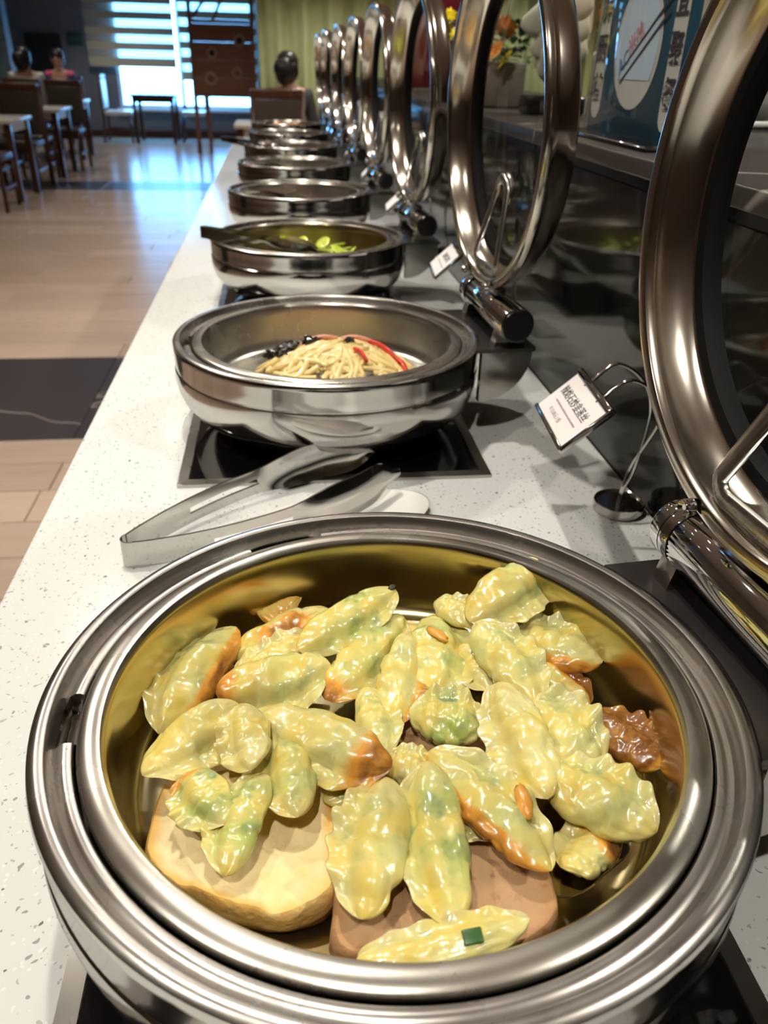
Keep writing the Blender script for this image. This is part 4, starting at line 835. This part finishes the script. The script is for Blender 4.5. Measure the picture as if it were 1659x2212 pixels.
# planter with yellow and orange flowers
t = thing('flower_planter', 'grey brown planter of yellow and orange flowers on dark ledge', 'planter', (.80, 1.80, ZL))
b = MB(); b.rbox((-.10, -.055, 0), (.082, .055, .098), .006); b.build('pot', M['planter'], t)
q = MB(); r3 = random.Random(8)
for k in range(260):
    a = r3.uniform(0, 2*PI); p = Vector((r3.uniform(-.11, .10), r3.uniform(-.06, .06), r3.uniform(.09, .18))); d = Vector((math.cos(a), math.sin(a), r3.uniform(-.2, .9))).normalized(); s = d.cross(Vector((0, 0, 1))).normalized(); L = r3.uniform(.02, .04); w = L*.3
    q.add([p, p+d*L*.5+s*w, p+d*L, p+d*L*.5-s*w, p+d*L*.5+Vector((0, 0, .003))], [(0, 1, 4), (1, 2, 4), (2, 3, 4), (3, 0, 4)])
o = q.build('foliage', M['leaf'], t); o['kind'] = 'stuff'
def bloom(p, r, mt, petals=11):
    q = MB(); r4 = random.Random(int(p[0]*9999))
    for L in range(2):
        for k in range(petals):
            a = 2*PI*k/petals + L*.3; d = Vector((math.cos(a), math.sin(a), .25+.3*L)); s = Vector((-math.sin(a), math.cos(a), 0)); rr = r*(1-.35*L)*r4.uniform(.85, 1.1)
            q.add([Vector((0, 0, 0)), d*rr*.6+s*rr*.24, d*rr, d*rr*.6-s*rr*.24, d*rr*.6+Vector((0, 0, .004))], [(0, 1, 4), (1, 2, 4), (2, 3, 4), (3, 0, 4)])
    q.ell((0, 0, .003), (r*.2, r*.2, r*.15), 8, 6); o = q.build('blossom', mt, t, p); o.rotation_euler = (.9, -.25, r4.uniform(0, 6)); 
    st = MB(); st.tube([(0, 0, 0), (-p[0]*.15, -p[1]*.15, -p[2]*.5+.04), (-p[0]*.3, -p[1]*.3, -p[2]+.09)], .0014, 6); st.build('stem', M['leaf'], t, p)
for p, r, mt in [((-.035, -.03, .215), .026, 'yellowf'), ((.038, -.02, .235), .026, 'yellowf'), ((-.020, -.05, .175), .036, 'orangef'), ((.020, -.055, .165), .034, 'orangef'), ((.0, -.06, .118), .030, 'orangef'), ((.03, -.062, .100), .030, 'yellowf'), ((-.118, -.02, .165), .026, 'yellowf'), ((-.105, -.03, .140), .028, 'yellowf'), ((-.120, -.03, .110), .022, 'yellowf'), ((-.100, .0, .190), .018, 'yellowf')]: bloom(p, r, M[mt])
# ivory ceramic bird on a black base
t = thing('bird_figurine', 'ivory ceramic bird figurine with pink crest on dark base', 'figurine', (.860, 1.50, ZL)); t.scale = (1.05, 1.05, 1.05)
b = MB(); b.rbox((-.045, -.04, 0), (.075, .04, .035), .008); b.build('figurine_base', M['blackplastic'], t)
def loft(q, rings, n=18):
    vs = []
    for (x, y, z), rx, ry in rings:
        for k in range(n): a = 2*PI*k/n; vs.append((x+rx*math.cos(a), y+ry*math.sin(a), z))
    m2 = len(rings); fs = [(i*n+k, i*n+(k+1) % n, (i+1)*n+(k+1) % n, (i+1)*n+k) for i in range(m2-1) for k in range(n)]; fs += [tuple(range(n))[::-1], tuple((m2-1)*n+k for k in range(n))]; q.add(vs, fs, 0, True)
b = MB(); loft(b, [((.02, 0, .035), .012, .012), ((.02, 0, .055), .022, .02), ((.018, 0, .085), .045, .034), ((.022, 0, .12), .052, .036), ((.035, 0, .155), .045, .032), ((.048, 0, .19), .03, .024), ((.055, 0, .225), .02, .018), ((.058, 0, .25), .022, .02), ((.055, 0, .272), .016, .016), ((.054, 0, .282), .006, .006)]); b.build('bird_body', M['birdwhite'], t)
for k, (z, ln) in enumerate(((.175, .075), (.135, .050), (.098, .030))):
    q = MB(); P = smooth_path([(.06, -.030, z+.03), (.015, -.042, z+.012), (-ln*.45, -.034, z-.012), (-ln*.95, -.02, z-.018)], 6); q.tube(P, (lambda u: .036*math.sin(PI*min(.99, .16+.83*u))**.8+.0015), 12, flat=(.30, 1), up=(0, 1, 0)); q.build('wing_feather', M['birdwhite'], t)
q = MB()
for k in range(5): q.ell((.038+.008*k, 0, .285-abs(k-2)*.003), (.007, .004, .013), 8, 6)
q.build('crest', M['pinkcer'], t); q = MB(); q.ell((.03, 0, .252), (.014, .005, .005), 8, 6); q.build('beak', M['pinkcer'], t)
for s in (-1, 1):
    q = MB(); q.ell((.046, s*.017, .262), (.003, .002, .003), 8, 6); q.build('eye', M['char'], t)
# dark red board on the ledge, tray of golden pastry, white pot and spoon, black box, lavender board
t = thing('red_board', 'upright dark red display board on ledge behind flowers', 'board', (.90, 3.0, ZL))
b = MB(); b.rbox((-.16, -.012, .010), (.16, .012, .52), .004, seg=2); b.build('panel', M['darkred'], t)
for s in (-1, 1): b = MB(); b.rbox((s*.12-.012, -.06, 0), (s*.12+.012, .06, .010), .002, seg=2); b.build('foot', M['blackplastic'], t)
t = thing('pastry_jar', 'glass jar of golden fried dough twists on ledge', 'jar', (.955, 1.34, ZL))
b = MB(); b.revolve([(0, 0), (.050, 0), (.054, .004), (.054, .10), (.050, .108), (.0485, .108), (.0515, .10), (.0515, .006), (0, .004)], 40); b.build('jar_glass', M['acryl'], t)
b = MB(); b.revolve([(0, .1245), (.03, .124), (.053, .118), (.055, .110), (.053, .1085), (0, .1085)], 40); b.build('jar_lid', M['edgecream'], t)
r5 = random.Random(3)
for k in range(16):
    a = r5.uniform(0, 6.28); rr = r5.random()**.5*.030; q = MB(); q.ell((rr*math.cos(a), rr*math.sin(a), .016+.08*(k/16)), (.014, .010, .009), 10, 8, jit=.5, seed=k); q.build('dough_twist', M['brassfood'], t)
t = thing('soup_pot', 'white porcelain soup pot with side handle at right on ledge', 'pot', (1.19, 1.22, ZL))
b = MB(); b.revolve([(0, 0), (.05, 0), (.075, .015), (.088, .045), (.090, .085), (.085, .088), (.082, .082), (.08, .045), (.066, .02), (0, .01)], 48); b.build('pot_body', M['porcelain'], t)
b = MB(); b.revolve([(0, .128), (.012, .126), (.014, .116), (.02, .112), (.06, .104), (.086, .090), (.088, .0885)], 48); b.build('pot_lid', M['porcelain'], t)
for s in (-1, 1): b = MB(); b.tube(smooth_path([(s*.03-.05, -.07, .06), (s*.03-.065, -.098, .064), (s*.0-.05, -.105, .064)], 5), .006, 8); b.build('pot_handle', M['porcelain'], t)
t = thing('ladle', 'white ceramic ladle lying in front of white pot', 'ladle', (1.10, 1.07, ZL))
b = MB(); b.tube(smooth_path([(-.035, .02, .012), (.03, .0, .012), (.10, -.015, .020), (.14, -.02, .030)], 6), .006, 10, flat=(1, .6)); b.build('ladle_handle', M['porcelain'], t)
b = MB(); b.revolve([(0, 0), (.015, .001), (.026, .010), (.028, .016), (.025, .013), (.014, .005), (0, .003)], 24, M=Matrix.Translation((-.055, .026, 0))); b.build('ladle_bowl', M['porcelain'], t)
t = thing('black_box', 'small black box with glossy top beside white ladle', 'box', (1.20, 1.00, ZL))
b = MB(); b.rbox((-.04, -.025, 0), (.04, .025, .026), .002, seg=2); b.build('box_body', M['blackplastic'], t)
b = MB(); b.rbox((-.038, -.023, .0262), (.038, .023, .029), .001, seg=2); b.build('box_lid', M['blackglass'], t)
t = thing('round_board', 'pale lavender rounded board with cobalt emblem behind blue sign', 'board', (1.22, 1.62, ZL))
b = MB(); b.prism([(-.11, .0), (.11, .0), (.11, .24)] + arc((0, .24), .11, 0, PI, 20)[1:] , 'y', -.006, .006); b.build('board_panel', M['lavender'], t)
b = MB()
po_ = arc((-.01, .15), .045, 0, PI, 14); pi_ = arc((-.01, .15), .024, PI, 0, 14); b.prism(po_ + pi_, 'y', -.0075, -.006)
for s in (-1, 1): b.box((-.01+s*.0345-.0105, -.0075, .10), (-.01+s*.0345+.0105, -.006, .15))
b.build('emblem', M['signcobalt'], t)
b = MB(); b.rbox((-.08, -.04, 0), (.08, .04, .012), .003, seg=2); b.build('board_foot', M['blackplastic'], t)

# ================================================================ dining area
def chair_proto(name, label, backm, seatm, woodm, loc, rz, group, hb=1.0):
    t = thing(name, label, 'chair', loc, rz, group)       # faces +y (back at -y)
    b = MB(); b.rbox((-.22, -.21, .42), (.22, .23, .49), .025); b.build('seat', seatm, t)
    q = MB(); vs = []
    b = MB(); b.rbox((-.205, -.245, .52), (.205, -.195, hb-.07), .02); b.build('backrest', backm, t)
    b = MB(); b.rbox((-.225, -.255, hb-.075), (.225, -.195, hb), .018); b.build('top_rail', woodm, t)
    for s in (-1, 1):
        b = MB(); b.tube([(s*.212, -.255, 0), (s*.212, -.225, .42), (s*.212, -.232, hb-.03)], .020, 8); b.build('leg', woodm, t)
        b = MB(); b.tube([(s*.195, .215, 0), (s*.200, .205, .43)], .018, 8); b.build('leg', woodm, t)
    b = MB(); b.box((-.19, .195, .37), (.19, .215, .42)); b.build('apron', woodm, t)
    for s in (-1, 1): b = MB(); b.box((s*.20-.01, -.22, .18), (s*.20+.01, .21, .21)); b.build('stretcher', woodm, t)
    return t
def table_proto(label, w, d, loc, topm, legm, group, h=.75):
    t = thing('dining_table', label, 'table', loc, 0, group)
    b = MB(); b.rbox((-w/2, -d/2, h-.04), (w/2, d/2, h), .008); b.build('tabletop', topm, t)
    b = MB(); b.box((-w/2+.05, -d/2+.05, h-.12), (w/2-.05, d/2-.05, h-.04)); b.build('apron', topm, t)
    for sx in (-1, 1):
        for sy in (-1, 1):
            x, y = sx*(w/2-.06), sy*(d/2-.06); b = MB(); b.rbox((x-.03, y-.03, 0), (x+.03, y+.03, h-.04), .005, seg=2); b.build('leg', legm, t)
    return t
GT = 'white topped dining tables'; GC = 'dark dining chairs along the left'
table_proto('white topped dining table nearest, cut by left photo edge', 1.2, .75, (-2.86, 8.85, 0), M['tablewhite'], M['darkwood'], GT)
table_proto('second white topped dining table along left side', 1.2, .75, (-2.86, 10.75, 0), M['tablewhite'], M['darkwood'], GT)
tb3 = table_proto('farthest white topped dining table where the two guests sit', 1.1, .75, (-2.98, 12.75, 0), M['tablewhite'], M['darkwood'], GT)
ch = chair_proto('dining_chair', 'dark high backed chair at left photo edge before nearest table', M['leather'], M['leather'], M['darkwood'], (-2.48, 8.12, 0), 0, GC, 1.03)
ch2 = dup(ch, (-2.52, 9.55, 0), PI, 'dark high backed chair between nearest and second left table', GC)
dup(ch, (-2.55, 10.15, 0), .05, 'dark chair pushed to second left table from the front', GC)
dup(ch, (-2.44, 11.36, 0), PI, 'dark chair behind the second left table', GC)
dup(ch, (-3.05, 9.62, 0), PI, 'dark chair farther left behind nearest table', GC)
dup(ch, (-2.86, 13.55, 0), PI, 'dark chair under the guest in blue jersey', GC)
dup(ch, (-2.98, 11.90, 0), .1, 'dark chair under the dark haired guest at left', GC)
cw = chair_proto('dining_chair', 'cream high backed chair lit by the far window', M['cream'], M['cream'], M['darkwood'], (-2.42, 15.35, 0), -PI/2, 'chairs by the far window', 1.04)
cw2 = dup(cw, (-1.15, 15.5, 0), PI/2, 'cream chair right of the dark table under far window', 'chairs by the far window'); 
table_proto('dark wooden table under the bright far window', .75, .75, (-1.80, 15.45, 0), M['darkwood'], M['darkwood'], 'tables near the far window')
# food plate on farthest left table
t = thing('food_plate', 'white plate of yellow food on the farthest left table', 'plate', (-2.72, 12.62, .75))
b = MB(); b.revolve([(0, .004), (.07, .004), (.11, .016), (.108, .019), (.07, .008), (0, .008)], 32); b.build('plate', M['porcelain'], t)
b = MB(); b.ell((0, 0, .034), (.06, .05, .026), 14, 10, jit=.5, seed=4); b.build('egg_dish', M['yellowfood'], t)
# wooden partition with round medallions
t = thing('wooden_partition', 'brown wooden partition with four round medallions before window', 'partition', (-.49, 13.6, 0))
for s in (-1, 1): b = MB(); b.rbox((s*.455-.03, -.03, 0), (s*.455+.03, .03, 2.5), .004, seg=2); b.build('post', M['panelwood'], t)
b = MB(); b.rbox((-.30, -.025, 0), (-.25, .025, .82), .004, seg=2); b.build('post', M['panelwood'], t)
for k in range(4): b = MB(); b.rbox((-.425, -.018, .82+k*.235), (.425, .018, .82+k*.235+.231), .003, seg=2); b.build('board', M['panelwood'], t)
for z in (.79, 1.76, 2.44): b = MB(); b.rbox((-.425, -.028, z), (.425, .028, z+.05), .004, seg=2); b.build('rail', M['panelwood'], t)
b = MB(); b.tube([(-.42, 0, 1.82), (-.25, 0, 2.02), (-.12, 0, 2.44)], .022, 8); b.build('brace', M['panelwood'], t)
b = MB(); b.tube([(-.12, 0, 1.80), (.05, 0, 2.10), (.30, 0, 2.44)], .022, 8); b.build('brace', M['panelwood'], t)
for k, (x, z, r, dk) in enumerate([(.26, 1.55, .085, 1), (-.16, 1.38, .075, 1), (-.20, 1.04, .095, 0), (.20, 1.12, .08, 0)]):
    q = MB(); q.revolve([(r*.55, -.019), (r*.6, -.032), (r*.9, -.036), (r, -.028), (r, -.018)], 28, M=Matrix.Translation((x, 0, z)) @ Matrix(((1, 0, 0, 0), (0, 0, 1, 0), (0, 1, 0, 0), (0, 0, 0, 1)))); md = q.build('medallion', mat('medallion_wood_%d' % k, (.42, .26, .18), .5), t)
    q = MB(); q.revolve([(0, -.0195), (r*.56, -.0195), (r*.56, -.018)], 28, M=Matrix.Translation((x, -.003, z)) @ Matrix(((1, 0, 0, 0), (0, 0, 1, 0), (0, 1, 0, 0), (0, 0, 0, 1)))); q.build('medallion_centre', M['darkdoor'] if dk else M['panelwood'], md)
# green curtain
t = thing('green_curtain', 'tall pale green curtain hanging behind the seated woman', 'curtain', (.12, 9.6, 0))
for p in range(4):
    q = MB(); n = 90; x0 = p*1.28; vs = []
    for i in range(n+1):
        x = x0 + 1.27*i/n; y = .055*math.sin(x*21+.8*math.sin(x*3)) + .02*math.sin(x*47)
        for z in (.03, 1.4, 2.78): vs.append((x, y*(1.0 if z < 2 else .7), z))
    fs = [(i*3+k, (i+1)*3+k, (i+1)*3+k+1, i*3+k+1) for i in range(n) for k in range(2)]
    q.add(vs, fs, 0, True); o = q.build('curtain_panel', M['curtain'], t); sm = o.modifiers.new('thickness', 'SOLIDIFY'); sm.thickness = .004
b = MB(); b.tube([(-.05, 0, 2.80), (5.15, 0, 2.80)], .016, 10); b.build('curtain_rail', M['chrome'], t)
# table and chairs behind the end of the counter
table_proto('white topped table just beyond the end of buffet counter', 1.0, .7, (.36, 8.75, 0), M['tablewhite'], M['darkwood'], 'tables beyond the counter')
ca = chair_proto('dining_chair', 'brown chair seen from behind under the seated woman', M['leather'], M['leather'], M['darkwood'], (.27, 7.50, 0), .1, 'chairs beyond the counter', 1.10)
dup(ca, (.90, 8.02, 0), 0, 'brown chair right of the seated woman', 'chairs beyond the counter')

# ================================================================ people
def skin_mesh(name, verts, edges, rad, mt, sub=2):
    me = bpy.data.meshes.new('sk'); me.from_pydata(verts, edges, []); o = bpy.data.objects.new('sk', me); COL.objects.link(o)
    sk = o.modifiers.new('skin', 'SKIN'); sk.use_smooth_shade = True
    if not me.skin_vertices: 
        bm = bmesh.new(); bm.from_mesh(me); bm.verts.layers.skin.verify(); bm.to_mesh(me); bm.free()
    for i, r in enumerate(rad): me.skin_vertices[0].data[i].radius = r if isinstance(r, tuple) else (r, r); me.skin_vertices[0].data[i].use_root = (i == 0)
    sb = o.modifiers.new('sub', 'SUBSURF'); sb.levels = sub; sb.render_levels = sub
    dg = bpy.context.evaluated_depsgraph_get(); dg.update(); out = bpy.data.meshes.new_from_object(o.evaluated_get(dg)); bpy.data.objects.remove(o)
    out.name = name; out.materials.clear(); out.materials.append(mt)
    for p in out.polygons: p.use_smooth = True
    return out
def person(label, loc, rz, top, pants, hair, sleeves_long=True, panel=None, bun=False):
    """seated figure facing +y, hips on a 0.47 m seat"""
    t = thing('person', label, 'person', loc, rz)
    V = [(0, 0, .56), (0, .0, .70), (0, .01, .86), (0, .02, 1.035), (0, .025, 1.10), (0, .04, 1.14), (0, .05, 1.22), (0, .05, 1.30),
         (-.10, .03, .555), (-.11, .42, .53), (-.11, .44, .10), (-.11, .56, .05), (.10, .03, .555), (.11, .42, .53), (.11, .44, .10), (.11, .56, .05),
         (-.17, .01, 1.04), (-.23, .04, .76), (-.16, .30, .80), (-.13, .38, .81), (.17, .01, 1.04), (.23, .04, .76), (.16, .30, .80), (.13, .38, .81)]
    E = [(0,1),(1,2),(2,3),(3,4),(4,5),(5,6),(6,7),(0,8),(8,9),(9,10),(10,11),(0,12),(12,13),(13,14),(14,15),(3,16),(16,17),(17,18),(18,19),(3,20),(20,21),(21,22),(22,23)]
    Rd = [(.145,.11),(.125,.10),(.14,.105),(.135,.09),(.06,.055),(.055,.055),(.082,.098),(.07,.085),.085,.062,.045,.04,.085,.062,.045,.04,.055,.042,.033,.03,.055,.042,.033,.03]
    link('body', skin_mesh('body', V, E, Rd, M['skin']), t)
    for s in (-1, 1):
        for k in range(5):
            x = s*(.13-.030+.015*k); q = MB(); q.tube(smooth_path([(x, .385, .812), (x, .43, .815), (x, .455-.006*abs(k-2), .798)], 3), .0085, 6); q.build('finger', M['skin'], t)
    I = [0,1,2,3,16,17,18,20,21,22]; mp = {v: i for i, v in enumerate(I)}
    Vs = [V[i] for i in I]; Es = [(mp[a], mp[c]) for a, c in E if a in mp and c in mp]; Rs = [tuple(x+.014 for x in (Rd[i] if isinstance(Rd[i], tuple) else (Rd[i], Rd[i]))) for i in I]
    sh = link('shirt', skin_mesh('shirt', Vs, Es, Rs, top), t)
    I = [0,8,9,10,12,13,14]; mp = {v: i for i, v in enumerate(I)}
    link('trousers', skin_mesh('trousers', [V[i] for i in I], [(mp[a], mp[c]) for a, c in E if a in mp and c in mp], [tuple(x+.012 for x in (Rd[i] if isinstance(Rd[i], tuple) else (Rd[i], Rd[i]))) for i in I], pants), t)
    for s in (-1, 1):
        q = MB(); q.ell((s*.11, .52, .045), (.045, .12, .045), 12, 8); q.build('shoe', M['blackplastic'], t)
        q = MB(); q.ell((s*.085, .045, 1.235), (.012, .02, .03), 8, 6); q.build('ear', M['skin'], t)
        q = MB(); q.ell((s*.032, .138, 1.25), (.013, .008, .008), 8, 6); q.build('eye', M['char'], t)
        if panel: q = MB(); q.ell((s*.145, .02, 1.045), (.075, .085, .045), 14, 10); q.build('shoulder_panel', panel, sh)
    q = MB(); q.tube([(0, .135, 1.265), (0, .155, 1.225), (0, .14, 1.215)], .012, 8); q.build('nose', M['skin'], t)
    q = MB(); q.ell((0, .135, 1.18), (.028, .010, .007), 10, 6); q.build('mouth', M['pinkcer'], t)
    q = MB(); q.ell((0, .028, 1.285), (.098, .112, .095), 20, 14, jit=.08, seed=3); q.ell((0, -.022, 1.225), (.092, .07, .105), 18, 12, jit=.1, seed=5)
    if bun: q.ell((-.05, -.07, 1.22), (.085, .075, .10), 16, 12, jit=.2, seed=7)
    if hair: q.build('hair', hair, t)
    return t
person('woman with dark hair in charcoal jacket seated beyond counter, seen from behind', (.40, 7.68, .01), .12, M['greycloth'], M['navycloth'], M['hair'], bun=True)
person('guest in blue jersey with pink shoulders facing us at farthest left table', (-2.86, 13.42, .01), PI, M['bluecloth'], M['navycloth'], M['hair'], panel=M['pinkcloth'])
person('dark haired guest in white top seated at left, seen from behind', (-2.98, 12.02, .01), .25, M['whitecloth'], M['navycloth'], M['hair'], bun=True)
